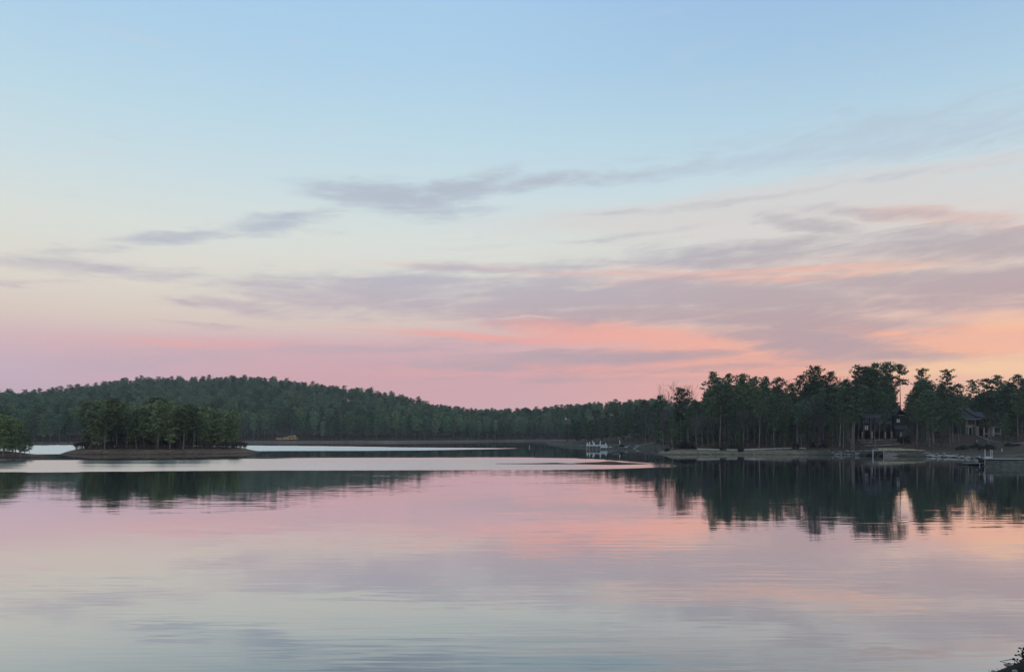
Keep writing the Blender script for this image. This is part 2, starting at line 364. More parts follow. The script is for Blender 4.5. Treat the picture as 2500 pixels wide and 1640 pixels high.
# cheap value noise for terrain
_rng = np.random.RandomState(5); _tab = _rng.rand(256, 256)
def vnoise(x, y, s):
    x = np.asarray(x, float) / s; y = np.asarray(y, float) / s
    xi, yi = np.floor(x).astype(int), np.floor(y).astype(int); fx, fy = x - xi, y - yi
    fx, fy = fx * fx * (3 - 2 * fx), fy * fy * (3 - 2 * fy)
    t = lambda i, j: _tab[i % 256, j % 256]
    return (t(xi, yi) * (1 - fx) + t(xi + 1, yi) * fx) * (1 - fy) + (t(xi, yi + 1) * (1 - fx) + t(xi + 1, yi + 1) * fx) * fy - 0.5
def grid(name, xs, ys, h, m):
    xx, yy = np.meshgrid(xs, ys); zz = h(xx, yy)
    v = np.stack([xx, yy, zz], -1).reshape(-1, 3); nx, ny = len(xs), len(ys)
    i = np.arange(nx * ny).reshape(ny, nx)
    f = np.stack([i[:-1, :-1], i[:-1, 1:], i[1:, 1:], i[1:, :-1]], -1).reshape(-1, 4)
    keep = (v[f][:, :, 2].max(1) > -1.2)
    f = f[keep]
    used = np.unique(f); remap = -np.ones(len(v), int); remap[used] = np.arange(len(used))
    me = bpy.data.meshes.new(name); me.from_pydata(v[used].tolist(), [], remap[f].tolist()); me.update()
    return structure(name, me, m)

# ------------------------------------------------------------------ lake and lake bed
me = bpy.data.meshes.new('lake'); me.from_pydata([(-4000, -60, 0), (4000, -60, 0), (4000, 4000, 0), (-4000, 4000, 0)], [], [(0, 1, 2, 3)])
lake = structure('lake', me, M_water)
me = bpy.data.meshes.new('ground'); me.from_pydata([(-9000, -3000, -3), (9000, -3000, -3), (9000, 9000, -3), (-9000, 9000, -3)], [], [(0, 1, 2, 3)])
ground = structure('ground', me, M_far)

# ------------------------------------------------------------------ terrain
PXS = [-1500, -400, 0, 200, 350, 600, 1000, 1150, 1300, 1400, 1500, 1700, 2500, 4000]
SHO = [400, 420, 440, 452, 480, 530, 545, 600, 655, 640, 600, 600, 600, 600]
def far_shore(px): return np.interp(px, PXS, SHO)
RPX = [-1500, -400, -100, 0, 60, 150, 200, 250, 300, 350, 400, 470, 560, 650, 720, 800, 880, 960, 1020, 1070, 1120, 1190, 1250, 1300, 1360, 1420, 1480, 1540, 1590, 1650, 1800, 4000]
RPY = [975, 960, 955, 953, 954, 949, 941, 931, 922, 918, 919, 917, 916, 921, 927, 938, 945, 958, 972, 985, 993, 998, 998, 998, 996, 990, 983, 978, 975, 985, 1016, 1016]
RD = [380, 380, 380, 380, 380, 380, 380, 380, 390, 400, 400, 400, 400, 400, 390, 360, 330, 290, 250, 220, 190, 150, 120, 100, 90, 90, 90, 100, 100, 100, 100, 100]
FT = 19.0
def hill_h(x, y):
    px = x / np.maximum(y, 1) * F + CX
    ys = far_shore(px) + 7 * vnoise(x, y, 45) + 3 * vnoise(x, y, 14)
    yr = far_shore(px) + np.interp(px, RPX, RD)
    top = np.maximum(CAMZ + (HY - np.interp(px, RPX, RPY)) / F * yr - np.interp(px, [1050, 1200], [FT, 13.5]), 3.0)
    d = y - ys; t = np.clip(d / (yr - ys), 0, 1)
    h = 1.5 * sst(0, 12, d) + (top - 1.5) * (t ** 1.15) * (1 - 0.12 * np.sin(t * math.pi))
    h = np.where(y > yr, 1.5 + (top - 1.5) * (1 - 0.5 * sst(0, 500, y - yr)), h)
    h = h + 3.0 * vnoise(x, y, 60) * sst(30, 120, d)
    return np.where(d < 0, d * 0.12, h)
hill = grid('hill', np.arange(-1000, 900, 9.0), np.arange(385, 1500, 7.0), hill_h, M_far)

def blob_land(cx, cy, rx, ry, hmax, beach, k=2.2, n1=0.10):
    def h(x, y):
        r = (np.abs((x - cx) / rx) ** k + np.abs((y - cy) / ry) ** k) ** (1 / k)
        r = r + n1 * vnoise(x, y, 9) + 0.5 * n1 * vnoise(x, y, 3.5)
        d = (1 - r) * min(rx, ry)
        return np.where(d < 0, d * 0.16, hmax * np.clip(d / beach, 0, 1) ** 0.8 + 0.25 * sst(beach, beach * 2, d)) + np.where(d > 0, 0.18 * vnoise(x, y, 4), 0)
    return h
isl_h = blob_land(-112.6, 240, 28.6, 20, 1.55, 5.0, 2.6, 0.17)
grid('island', np.arange(-150, -76, 0.7), np.arange(214, 266, 0.8), isl_h, M_isl)
ilt_h = blob_land(-160, 197, 36.5, 14.5, 1.5, 5.0, 1.9, 0.15)
grid('islet', np.arange(-200, -120, 0.7), np.arange(179, 216, 0.8), ilt_h, M_isl)
bar_h = blob_land(20, 151.5, 8.5, 5.5, 0.20, 3.0, 1.6, 0.3)
def bar2(x, y):
    return np.maximum(bar_h(x, y), blob_land(9, 151.0, 12.0, 2.2, 0.07, 1.5, 1.5, 0.3)(x, y))
grid('sandbar', np.arange(-6, 32, 0.5), np.arange(144, 159, 0.4), bar2, M_bar)

# right shore: land inside this outline (photo column, waterline row)
OUT = [(24, 369), (32, 346), (42, 325), (50, 312), (56, 296), (50, 262), (43.2, 222), (44.5, 217), (54, 217), (72.6, 220), (91, 213), (98.6, 206), (110, 198),
       (112.5, 190), (109.5, 175), (95, 150), (88.0, 140.0), (87.2, 137.2), (94, 137), (130, 135), (200, 130), (420, 120), (900, 120), (900, 620), (60, 640), (20, 480)]
def sdist(x, y):
    x = np.asarray(x, float); y = np.asarray(y, float)
    best = np.full(x.shape, 1e9); inside = np.zeros(x.shape, bool); n = len(OUT)
    for i in range(n):
        ax, ay = OUT[i]; bx, by = OUT[(i + 1) % n]
        ex, ey = bx - ax, by - ay
        t = np.clip(((x - ax) * ex + (y - ay) * ey) / (ex * ex + ey * ey), 0, 1)
        best = np.minimum(best, np.hypot(x - ax - t * ex, y - ay - t * ey))
        c = ((ay > y) != (by > y)) & (x < (bx - ax) * (y - ay) / (by - ay + 1e-12) + ax)
        inside ^= c
    return np.where(inside, best, -best)
def right_h(x, y):
    d = sdist(x, y) + 1.2 * vnoise(x, y, 11) * sst(-3, 3, np.asarray(y, float) - 150) + 0.5 * vnoise(x, y, 4) * sst(-3, 3, np.asarray(y, float) - 150)
    px = x / y * F + CX
    slope = np.interp(px, [1300, 1440, 1510, 1560, 1610, 1700, 2050, 2300, 2420, 2600], [0.02, 0.03, 0.07, 0.14, 0.14, 0.10, 0.10, 0.075, 0.055, 0.05])
    h = 1.35 * sst(0, 5, d) + slope * np.clip(d - 5, 0, 100)
    h = h + 0.7 * vnoise(x, y, 16) * sst(8, 30, d) + 0.15 * vnoise(x, y, 3) * sst(1, 6, d)
    return np.where(d < 0, d * 0.25, h)
grid('shore', np.concatenate([np.arange(16, 150, 1.25), np.arange(150, 600, 12.0)]), np.concatenate([np.arange(133, 330, 1.25), np.arange(330, 600, 6.0)]), right_h, M_right)

def near_h(x, y):
    b = 4.3 - 0.36 * y - 0.02 * np.abs(x) + 0.10 * vnoise(x, y, 1.1)
    k = np.exp(-((y - 8.8) / 1.9) ** 2)
    b = b + k * (2.25 * sst(4.4, 5.9, x) + 0.4 * np.clip(x - 5.9, 0, 3)) + 0.04 * vnoise(x, y, 0.35)
    return b
grid('bank', np.arange(-20, 26, 0.22), np.arange(-9, 17, 0.22), near_h, M_near)

# ------------------------------------------------------------------ trees: prototypes
def leaf_quads(mb, c, rx, rz, n, s0, s1, R):
    for _ in range(n):
        while True:
            u = Vector((R.uniform(-1, 1), R.uniform(-1, 1), R.uniform(-1, 1)))
            if 0.15 < u.length < 1: break
        p = Vector(c) + Vector((u.x * rx, u.y * rx, u.z * rz))
        s = R.uniform(s0, s1)
        a = Vector((R.gauss(0, 1), R.gauss(0, 1), R.gauss(0, 0.55))).normalized(); b = a.orthogonal().normalized()
        b = (Matrix.Rotation(R.uniform(0, 6.28), 3, a) @ b); w = s * R.uniform(0.3, 0.6)
        i = len(mb.v)
        mb.v += [tuple(p - a * s - b * w * 0.3), tuple(p - a * s * 0.1 + b * w), tuple(p + a * s), tuple(p - a * s * 0.2 - b * w)]
        mb.f.append((i, i + 1, i + 2, i + 3))
def pine_meshes(seed, H=20.0, cb=0.5, Rr=3.2, nb=22, tr=0.26, dens=17, gap=0.0, cone=0.0, size=1.0):
    R = random.Random(seed); t, c = MB(), MB()
    lean = (R.uniform(-0.6, 0.6), R.uniform(-0.6, 0.6)); bend = (R.uniform(-0.35, 0.35), R.uniform(-0.35, 0.35))
    ax = lambda z: Vector((lean[0] * z / H + bend[0] * math.sin(z / H * 3.0), lean[1] * z / H + bend[1] * math.sin(z / H * 3.0), z))
    K = 8
    for k in range(K):
        z0, z1 = H * 0.97 * k / K, H * 0.97 * (k + 1) / K
        t.tube(ax(z0) - Vector((0, 0, 0.6 if k == 0 else 0)), ax(z1), tr * (1 - 0.82 * k / K) * (1.25 if k == 0 else 1), tr * (1 - 0.82 * (k + 1) / K), 6)
    ang = R.uniform(0, 6)
    for i in range(nb):
        u = (i + R.uniform(0.2, 0.8)) / nb
        if gap and R.random() < gap: continue
        z = H * (cb + (1 - cb) * u * 0.95)
        prof = (1 - cone) * math.sqrt(max(0.02, 1 - u ** 2.4)) * (0.62 + 0.38 * min(1, 2.5 * u)) + cone * (1.05 - u)
        L = Rr * prof * R.uniform(0.62, 1.12); ang += 2.4 + R.uniform(-0.5, 0.5)
        up = R.uniform(0.0, 0.25) + 0.5 * u
        b = ax(z); tip = b + Vector((math.cos(ang) * L, math.sin(ang) * L, up * L))
        t.tube(b, b.lerp(tip, 0.95), 0.06 + 0.012 * L, 0.025, 3)
        for s_ in ((1.0, 0.66, 0.36) if L > 1.6 else (0.9, 0.45)):
            p = b.lerp(tip, s_) + Vector((R.uniform(-0.4, 0.4), R.uniform(-0.4, 0.4), R.uniform(-0.1, 0.35)))
            rx = R.uniform(0.65, 1.15) * (0.75 + Rr / 12) * size
            leaf_quads(c, p, rx, rx * R.uniform(0.36, 0.6), dens, 0.20 * size, 0.48 * size, R)
    leaf_quads(c, ax(H * 0.97), 0.9 * size, 0.8, dens, 0.2, 0.45, R)
    if cb > 0.3:                                      # a few dead stubs on the bare trunk
        for _ in range(4):
            z = R.uniform(0.25, cb) * H; a_ = R.uniform(0, 6.28); l_ = R.uniform(0.5, 1.4)
            t.tube(ax(z), ax(z) + Vector((math.cos(a_) * l_, math.sin(a_) * l_, 0.2)), 0.04, 0.015, 3)
    return t.mesh('pine_trunk'), c.mesh('pine_crown'), H
def bare_meshes(seed, H=16.0, depth=5, tr=0.20, spread=0.5, low=0.32):
    R = random.Random(seed); t, c = MB(), MB()
    def grow(p, d, L, r, k):
        q = p + d * L
        mid = p.lerp(q, 0.5) + Vector((R.uniform(-1, 1), R.uniform(-1, 1), 0)) * L * 0.05
        c.tube(p, mid, r, r * 0.85, 3); c.tube(mid, q, r * 0.85, r * 0.62, 3)
        if k == 0: return
        for _ in range(3 if R.random() < 0.75 else 2):
            a = d.orthogonal().normalized(); a = Matrix.Rotation(R.uniform(0, 6.28), 3, d) @ a
            nd = (d + a * R.uniform(0.35, 0.95) * (spread / 0.5) + Vector((0, 0, 0.16))).normalized()
            grow(q if R.random() < 0.6 else p.lerp(q, R.uniform(0.5, 0.95)), nd, L * R.uniform(0.58, 0.82), max(0.016, r * 0.6), k - 1)
    lean = Vector((R.uniform(-0.08, 0.08), R.uniform(-0.08, 0.08), 1)).normalized()
    top = lean * H * low
    t.tube(lean * -0.5, top * 0.5, tr * 1.2, tr, 6); t.tube(top * 0.5, top, tr, tr * 0.8, 6)
    for _ in range(3):
        a = Vector((R.uniform(-1, 1), R.uniform(-1, 1), 0)).normalized() * R.uniform(0.15, 0.5)
        grow(top, (lean + a).normalized(), H * 0.22, tr * 0.55, depth - 1)
    grow(top, lean, H * 0.25, tr * 0.7, depth - 1)
    return t.mesh('bare_trunk'), c.mesh('bare_branches'), H
def with_mat(ms, mt, mc):
    ms[0].materials.append(mt); ms[1].materials.append(mc); return ms
def pset(seed, mc, spec):
    return [with_mat(pine_meshes(seed + i, **k), M_bark, mc) for i, k in enumerate(spec)]
TALL = [dict(cb=0.42, Rr=3.8, nb=30, dens=19), dict(cb=0.36, Rr=4.2, nb=32, dens=19), dict(cb=0.52, Rr=3.5, nb=24, gap=0.08, dens=19), dict(cb=0.40, Rr=3.3, nb=30, dens=19), dict(cb=0.54, Rr=3.9, nb=22, gap=0.1, dens=20), dict(cb=0.30, Rr=3.7, nb=34, dens=19)]
FULL = [dict(cb=0.10, Rr=3.9, nb=40, dens=19), dict(cb=0.14, Rr=3.6, nb=38, cone=0.35, dens=19)]
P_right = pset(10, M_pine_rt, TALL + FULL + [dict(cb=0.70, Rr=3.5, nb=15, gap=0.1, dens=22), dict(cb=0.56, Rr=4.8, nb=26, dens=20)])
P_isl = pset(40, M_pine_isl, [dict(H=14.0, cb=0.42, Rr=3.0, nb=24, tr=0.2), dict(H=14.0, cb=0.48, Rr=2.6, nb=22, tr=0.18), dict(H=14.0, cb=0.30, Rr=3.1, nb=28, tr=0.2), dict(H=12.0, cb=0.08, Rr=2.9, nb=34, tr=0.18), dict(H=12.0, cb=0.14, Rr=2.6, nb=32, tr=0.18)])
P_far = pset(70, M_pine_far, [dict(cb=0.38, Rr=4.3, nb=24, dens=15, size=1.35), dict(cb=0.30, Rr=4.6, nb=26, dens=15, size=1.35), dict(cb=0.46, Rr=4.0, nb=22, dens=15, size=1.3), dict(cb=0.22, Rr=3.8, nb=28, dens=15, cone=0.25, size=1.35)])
P_bare = [with_mat(bare_meshes(100 + i, H=15.0, spread=s_, low=l_), M_bark, M_twig) for i, (s_, l_) in enumerate([(0.5, 0.3), (0.4, 0.38), (0.6, 0.25), (0.45, 0.2)])]
P_brush = [with_mat(bare_meshes(120 + i, H=3.0, depth=4, tr=0.05, spread=0.8, low=0.12), M_brush, M_brush) for i in range(3)]

RND = random.Random(11)
def tree(kind, proto, x, y, z, top_z=None, height=None, wide=1.0, rz=None, label='', cat='tree', group=None):
    tm, cm, H = proto
    s = ((top_z - z) if top_z else height) / H
    o = empty(kind, (x, y, z), RND.uniform(0, 6.28) if rz is None else rz, (s * wide, s * wide, s))
    link('trunk', tm, None, o); link('branches' if kind == 'bare_tree' else 'crown', cm, None, o)
    return tag(o, label, cat, group)
ORD = ['first', 'second', 'third', 'fourth', 'fifth', 'sixth', 'seventh', 'eighth', 'ninth', 'tenth', 'eleventh', 'twelfth', 'thirteenth', 'fourteenth', 'fifteenth', 'sixteenth', 'seventeenth', 'eighteenth', 'nineteenth', 'twentieth']
def ordinal(i):
    if i < 20: return ORD[i]
    tens = {2: 'twenty', 3: 'thirty', 4: 'forty', 5: 'fifty', 6: 'sixty', 7: 'seventy', 8: 'eighty'}[(i + 1) // 10]
    u = (i + 1) % 10
    return tens + '-' + ORD[u - 1] if u else tens[:-1] + 'ieth'

# ---- island pines
IT = ([155, 170, 185, 200, 225, 260, 300, 350, 400, 440, 480, 520, 560, 585, 605], [1010, 998, 984, 976, 973, 974, 979, 984, 980, 984, 992, 994, 998, 1006, 1030])
spots = []
tries = 0
while len(spots) < 82 and tries < 6000:
    tries += 1
    x, y = RND.uniform(-142, -84), RND.uniform(224, 256)
    if isl_h(np.array(x), np.array(y)) < 1.45: continue
    if any((x - a) ** 2 + (y - b) ** 2 < (2.9 if y < 234 else 3.6) ** 2 for a, b in spots): continue
    spots.append((x, y))
spots.sort(key=lambda p: p[0] / p[1])
front = [p for p in spots if p[1] < 235]
for k, (x, y) in enumerate(spots):
    px = x / y * F + CX; z = float(isl_h(np.array(x), np.array(y)))
    ytop = float(np.interp(px, *IT)) + (RND.uniform(-3, 8) if RND.random() < 0.4 else RND.uniform(8, 40)) + 9 * math.sin(px * 0.061)
    edge = px < 195 or px > 555
    if edge: ytop = float(np.interp(px, *IT)) + RND.uniform(-4, 14)
    pr = RND.choice(P_isl[3:] if edge or RND.random() < (0.18 if y < 238 else 0.62) else P_isl[:3])
    if (x, y) in front:
        i = front.index((x, y))
        lab = f"yellow-green pine in the wooded island's front row, {ordinal(i)} trunk from its left end"
    else: bk = [p for p in spots if p not in front]; lab = f"yellow-green pine behind the island's front row, {ordinal(bk.index((x, y)))} from its left end"
    tree('pine_tree', pr, x, y, z, top_z=max(Z_(ytop, y), z + 6), wide=RND.uniform(0.9, 1.2), label=lab, group='pines on the wooded island')
# ---- islet pines at the left edge
lt = ([-120, 0, 15, 30, 45, 60, 75, 95], [1000, 1003, 1008, 1018, 1030, 1045, 1062, 1088])
names = ['rightmost small pine on the islet at the left edge, beside the gap of pale water', 'second pine from the right tip of the islet at the left edge']
k = 0
for px, y in [(72, 192), (60, 196), (50, 190), (48, 203), (38, 198), (30, 191), (22, 203), (18, 196), (8, 190), (-4, 195), (-18, 192), (-34, 198)]:
    x = X_(px, y); z = float(ilt_h(np.array(x), np.array(y)))
    lab = names[k] if k < 2 else (f"olive-green pine on the islet at the left edge, {ordinal(k)} from its right tip" if px >= 0 else f"pine on the islet, cut off by the left edge of view, {['middle', 'nearest', 'farthest'][sum(1 for o in C.objects if 'cut off by the left edge' in o.get('label', '')) % 3]} of three")
    tree('pine_tree', P_isl[2 + k % 3], x, y, max(z, 0.4), top_z=Z_(float(np.interp(px, *lt)) + RND.uniform(-5, 14), y), wide=RND.uniform(0.85, 1.1), label=lab, group='pines on the islet')
    k += 1

# ---- right shore: skyline pines placed one by one (photo column, row of the tip, distance, prototype, width, label)
SKY = [
    (1612, 962, 268, 6, 1.0, 'bushy pine at the left end of the right-hand shore, above the sloping bank'),
    (1663, 946, 262, 0, 1.0, 'round-topped pine standing in front of pale bare twigs, left end of right shore'),
    (1700, 975, 255, 6, 1.0, 'lower full pine just left of the tall layered pine on the right shore'),
    (1748, 907, 258, 5, 1.05, 'tall layered pine that forms the left shoulder of the right-hand stand'),
    (1778, 911, 262, 3, 0.9, 'slim pine touching the tall layered pine on its right'),
    (1815, 911, 268, 0, 1.0, 'pine with broad dome crown above the pale bank, left half of the stand'),
    (1842, 921, 262, 2, 0.9, 'small-topped pine right of the broad dome crown'),
    (1872, 918, 275, 3, 0.9, 'pine with narrow top before a pale bare tree, middle of the stand'),
    (1902, 921, 266, 1, 0.9, 'pine left of the notch in the skyline of the right stand'),
    (1935, 935, 262, 3, 1.0, 'low pine in the notch of the right skyline'),
    (1955, 917, 270, 4, 0.9, 'thin-crowned pine left of the big round crown'),
    (1988, 897, 270, 9, 1.0, 'pine with one big round open crown over the right stand'),
    (2028, 909, 276, 4, 0.9, 'see-through pine leaning right of the big round crown'),
    (2066, 925, 268, 3, 0.9, 'pine filling the dip left of the tallest group'),
    (2096, 891, 262, 0, 1.0, 'left member of the tallest pine group on the skyline'),
    (2118, 897, 268, 1, 0.9, 'second pine of the tallest group on the skyline'),
    (2141, 885, 266, 1, 0.95, 'highest dome of the tallest pine group, its middle'),
    (2165, 885, 264, 2, 0.95, 'tall pine just left of the lone bare-trunked pine'),
    (2199, 891, 262, 8, 0.85, 'lone pine with long bare trunk against the glowing sky'),
    (2248, 901, 278, 4, 0.75, 'sparse pine tip rising right of the lone bare-trunked pine'),
    (2252, 922, 250, 6, 1.0, 'full dark pine right of the lone bare-trunked pine'),
    (2268, 928, 256, 0, 1.0, 'pine with flat dark crown between the two houses'),
    (2316, 903, 285, 4, 0.8, 'thin sparse pine tip over the dark crowns between the houses'),
    (2300, 930, 262, 7, 1.1, 'wide dark evergreen between the houses'),
    (2338, 936, 272, 1, 0.9, 'pine standing behind the left gable of the stone house'),
    (2378, 928, 300, 4, 0.8, 'faint sparse pine behind the stone house roof'),
    (2408, 923, 285, 1, 1.0, 'broad pine over the right part of the stone house roof'),
    (2436, 917, 290, 2, 0.9, 'small pine tip right of the stone house roof'),
    (2462, 930, 280, 0, 0.9, 'dark pine right of the stone house'),
    (2486, 917, 276, 9, 0.8, 'flat spreading pine at the right edge of view'),
    (2512, 925, 270, 1, 1.0, 'pine cut by the right edge of view')]
RS = ([1590, 1612, 1640, 1663, 1690, 1748, 1815, 1842, 1905, 1945, 1988, 2028, 2060, 2096, 2141, 2190, 2199, 2205, 2232, 2268, 2300, 2340, 2360, 2408, 2486, 2600],
      [975, 962, 975, 946, 965, 907, 911, 921, 921, 935, 897, 909, 926, 891, 885, 889, 895, 930, 925, 925, 928, 936, 950, 923, 917, 920])
def rz_(x, y): return float(right_h(np.array(x), np.array(y)))
taken = []
SKY += [(2108, 942, 239, 2, 1.0, 'pine whose crown hangs over the left roof end of the dark house'), (2146, 958, 238, 4, 1.0, 'pine whose crown hangs over the middle roof of the dark house'),
    (2176, 962, 240.5, 2, 0.9, 'pine whose crown hangs over the right wing of the dark house'), (2230, 972, 276, 6, 0.8, 'short full pine in the right half of the bright sky gap'), (2346, 962, 244, 5, 1.0, 'pine before the left gable of the stone house'), (2074, 948, 233, 5, 1.0, 'full pine just left of the dark house porch'), (2418, 968, 246, 2, 1.0, 'pine in front of the stone house deck'), (2160, 985, 226, 3, 0.8, 'small pine rising before the dark house porch')]
for px, yt, y, pr, wd, lab in SKY:
    x = X_(px, y); z = rz_(x, y); taken.append((x, y))
    tree('pine_tree', P_right[pr], x, y, z, top_z=Z_(yt, y), wide=wd, label=lab, group='skyline pines on the right shore')
def segment(px):
    for lim, s in ((1625, 'above the far dock slope'), (1760, 'behind the big bank bush'), (1900, 'above the pale bank'), (2030, 'between pale bank and dark house'), (2090, 'just left of the dark house'),
                   (2215, 'around the dark house'), (2335, 'between the two houses'), (2445, 'around the stone house'), (9999, 'right of the stone house')):
        if px < lim: return s
# front trunks read off the photograph, then random fill up to the skyline
FRONT = [(1642, 226), (1680, 238), (1700, 240), (1728, 236), (1738, 240), (1757, 231), (1768, 240), (1800, 244), (1826, 236), (1853, 229), (1877, 240), (1890, 231), (1914, 234), (1930, 246), (1946, 229), (1964, 240), (1990, 250), (2010, 246),
         (2050, 225), (2059, 222), (2064, 226), (2070, 231), (2079, 218), (2084, 216), (2127, 232), (2238, 214), (2262, 232), (2270, 214), (2280, 208), (2318, 224), (2327, 226), (2341, 222), (2412, 205), (2450, 236), (2463, 246), (2485, 232), (2496, 240)]
fill = []
for px, y in FRONT: fill.append((X_(px, y), y, True))
tries = 0
while len(fill) < 128 and tries < 9000:
    tries += 1
    y = RND.uniform(232, 345); px = RND.uniform(1585, 2530); x = X_(px, y)
    d = float(sdist(np.array(x), np.array(y)))
    if d < 14: continue
    if 2085 < px < 2222 and y < 262: continue
    if 2325 < px < 2450 and y < 282: continue
    if 2172 < px < 2232: continue
    if px < 1640 and y < 262: continue
    if any((x - a) ** 2 + (y - b) ** 2 < 4.2 ** 2 for a, b in taken) or any((x - a) ** 2 + (y - b) ** 2 < 4.6 ** 2 for a, b, _ in fill): continue
    fill.append((x, y, False))
cnt = {}
fill.sort(key=lambda p: p[0] / p[1])
for x, y, fr_ in fill:
    px = x / y * F + CX; z = rz_(x, y)
    lim = max(float(np.interp(px + q, *RS)) for q in (-14, 0, 14))
    yt = lim + (RND.uniform(5, 40) if not fr_ else RND.uniform(22, 65))
    if 2330 < px < 2445 and not fr_: yt = max(yt, 945)
    pr = RND.choice(P_right[:6]) if (fr_ or RND.random() < 0.5) else RND.choice(P_right[6:8])
    if 2085 < px < 2225 and fr_: pr = P_right[RND.choice([2, 4])]
    if 2405 < px < 2420: pr = P_right[2]; yt = 1000
    s = segment(px)
    if fr_:
        i = cnt.get(s, 0); cnt[s] = i + 1
        lab = f"front-row pine {s}, {ordinal(i)} pale trunk from left there"
    else:
        i = cnt.get('b' + s, 0); cnt['b' + s] = i + 1
        lab = f"dark pine in the back rows {s}, {ordinal(i)} from left there"
    tree('pine_tree', pr, x, y, z, top_z=max(Z_(yt, y), z + 9), wide=RND.uniform(0.85, 1.1), label=lab, group='pines of the right shore stand')

# ---- dark full pines behind the far dock
for i, (px, yt, y) in enumerate([(1385, 1030, 420), (1398, 1018, 400), (1412, 1024, 385), (1428, 1012, 380), (1441, 1020, 372), (1455, 1006, 376), (1468, 1014, 365), (1481, 1000, 370), (1494, 1008, 360), (1506, 996, 366), (1519, 1004, 352),
                                 (1531, 990, 358), (1544, 1000, 350), (1556, 984, 352), (1568, 992, 346), (1580, 978, 350), (1592, 985, 342), (1604, 972, 346), (1420, 1002, 430), (1462, 994, 430), (1500, 986, 425), (1540, 976, 420), (1575, 970, 415)]):
    x = X_(px, y); z = rz_(x, y)
    tree('pine_tree', P_right[6 + i % 2], x, y, z, top_z=Z_(yt + 4, y), wide=RND.uniform(1.0, 1.3), label=f"dark full pine behind the far dock, {ordinal(i)} from left" if i < 18 else f"taller dark pine rising behind the far dock's first row, {ordinal(i - 18)} from left", group='dark pines behind the far dock')

# ---- bare trees
BARE = [(1640, 936, 282, 'wide pale bare tree behind the left end of the right stand'), (1668, 940, 290, 'bare tree with fine twigs behind the round-topped pine'), (1700, 945, 286, 'bare tree filling the gap left of the layered pine'),
        (1598, 985, 292, 'purplish bare tree on the slope beside the far dock path'), (1575, 1000, 300, 'leftmost purplish bare tree above the far dock path'), (1620, 1000, 262, 'dark bare tree at the corner of the pale bank'), (1585, 1015, 285, 'low bare tree above the stone steps'),
        (1860, 914, 290, 'pale bare tree showing above pines in middle of the stand'), (1913, 925, 288, 'bare tree in the skyline notch left of big round crown'), (2052, 918, 285, 'bare upright tree left of the tallest group'), (2040, 930, 275, 'grey bare tree below the see-through pine'),
        (2095, 975, 238, 'grey bare tree left of the dark house roof'), (2112, 965, 250, 'bare tree before the upper storey of the dark house'), (2137, 1010, 218, 'bare tree with a forked trunk in front of the dark house porch'),
        (2205, 1030, 222, 'leaning bare tree at the right end of dark house'), (2340, 965, 285, 'bare tree behind the stone house'), (2375, 945, 305, 'tall bare tree behind stone house chimney side'), (2420, 1005, 232, 'pale bare tree before the stone house deck'),
        (1870, 985, 236, 'slender pale bare tree over the pale bank'), (1890, 1000, 233, 'second slender bare tree over the pale bank'), (1925, 1010, 240, 'bare sapling near the dark hollow'), (1700, 1020, 232, 'bare tree before the full pines at the left'),
        (1790, 1040, 230, 'small bare tree above the pale bank bushes'), (2300, 1045, 222, 'bare sapling on the brown slope between the houses'), (2280, 1035, 216, 'bare sapling beside the end of yellow dock'), (2320, 1040, 214, 'bare sapling nearest the stone house slope')]
BARE += [(px, yt, y, f'grey-brown bare tree among the front pines above the bank, {ordinal(k)} from left') for k, (px, yt, y) in enumerate([(1715, 985, 236), (1742, 1000, 233), (1782, 975, 238), (1815, 1000, 232), (1842, 980, 238), (1905, 975, 238), (1948, 990, 236), (1975, 965, 244), (2000, 1000, 232), (2028, 960, 246), (2045, 985, 236), (2068, 965, 242)])]
for i, (px, yt, y, lab) in enumerate(BARE):
    x = X_(px, y); z = rz_(x, y)
    tree('bare_tree', P_bare[i % 4], x, y, z, top_z=Z_(yt, y), wide=1.0, label=lab, group='bare trees of the right shore')

# ---- far shoreline, front row as single trees
spx = -20.0; row = []; bn = -1
while spx < 1600:
    if not (150 < spx < 585 and False): row.append(spx)
    spx += RND.uniform(16, 26)
i = 0
for px in row:
    if 672 < px < 735: continue
    y = float(far_shore(px)) + RND.uniform(5, 13); x = X_(px, y); z = float(hill_h(np.array(x), np.array(y)))
    if 165 < px < 590: continue
    if RND.random() < 0.22:
        bn += 1
        tree('bare_tree', RND.choice(P_bare), x, y, z, height=RND.uniform(9, 13), label=f"small grey bare tree on the far shoreline, {ordinal(bn)} from left", group='bare trees along the far shoreline')
    else:
        side = 'in the gap left of the wooded island' if px < 165 else ('between island and orange clay bank' if px < 700 else ('right of the orange clay bank' if px < 1290 else 'behind the far dock'))
        i = cnt.get(side, 0); cnt[side] = i + 1
        tree('pine_tree', RND.choice(P_far), x, y, z, height=RND.uniform(13, 19), wide=RND.uniform(0.85, 1.1), label=f"far shoreline pine {side}, {ordinal(i)} from left there", group='pines along the far shoreline')

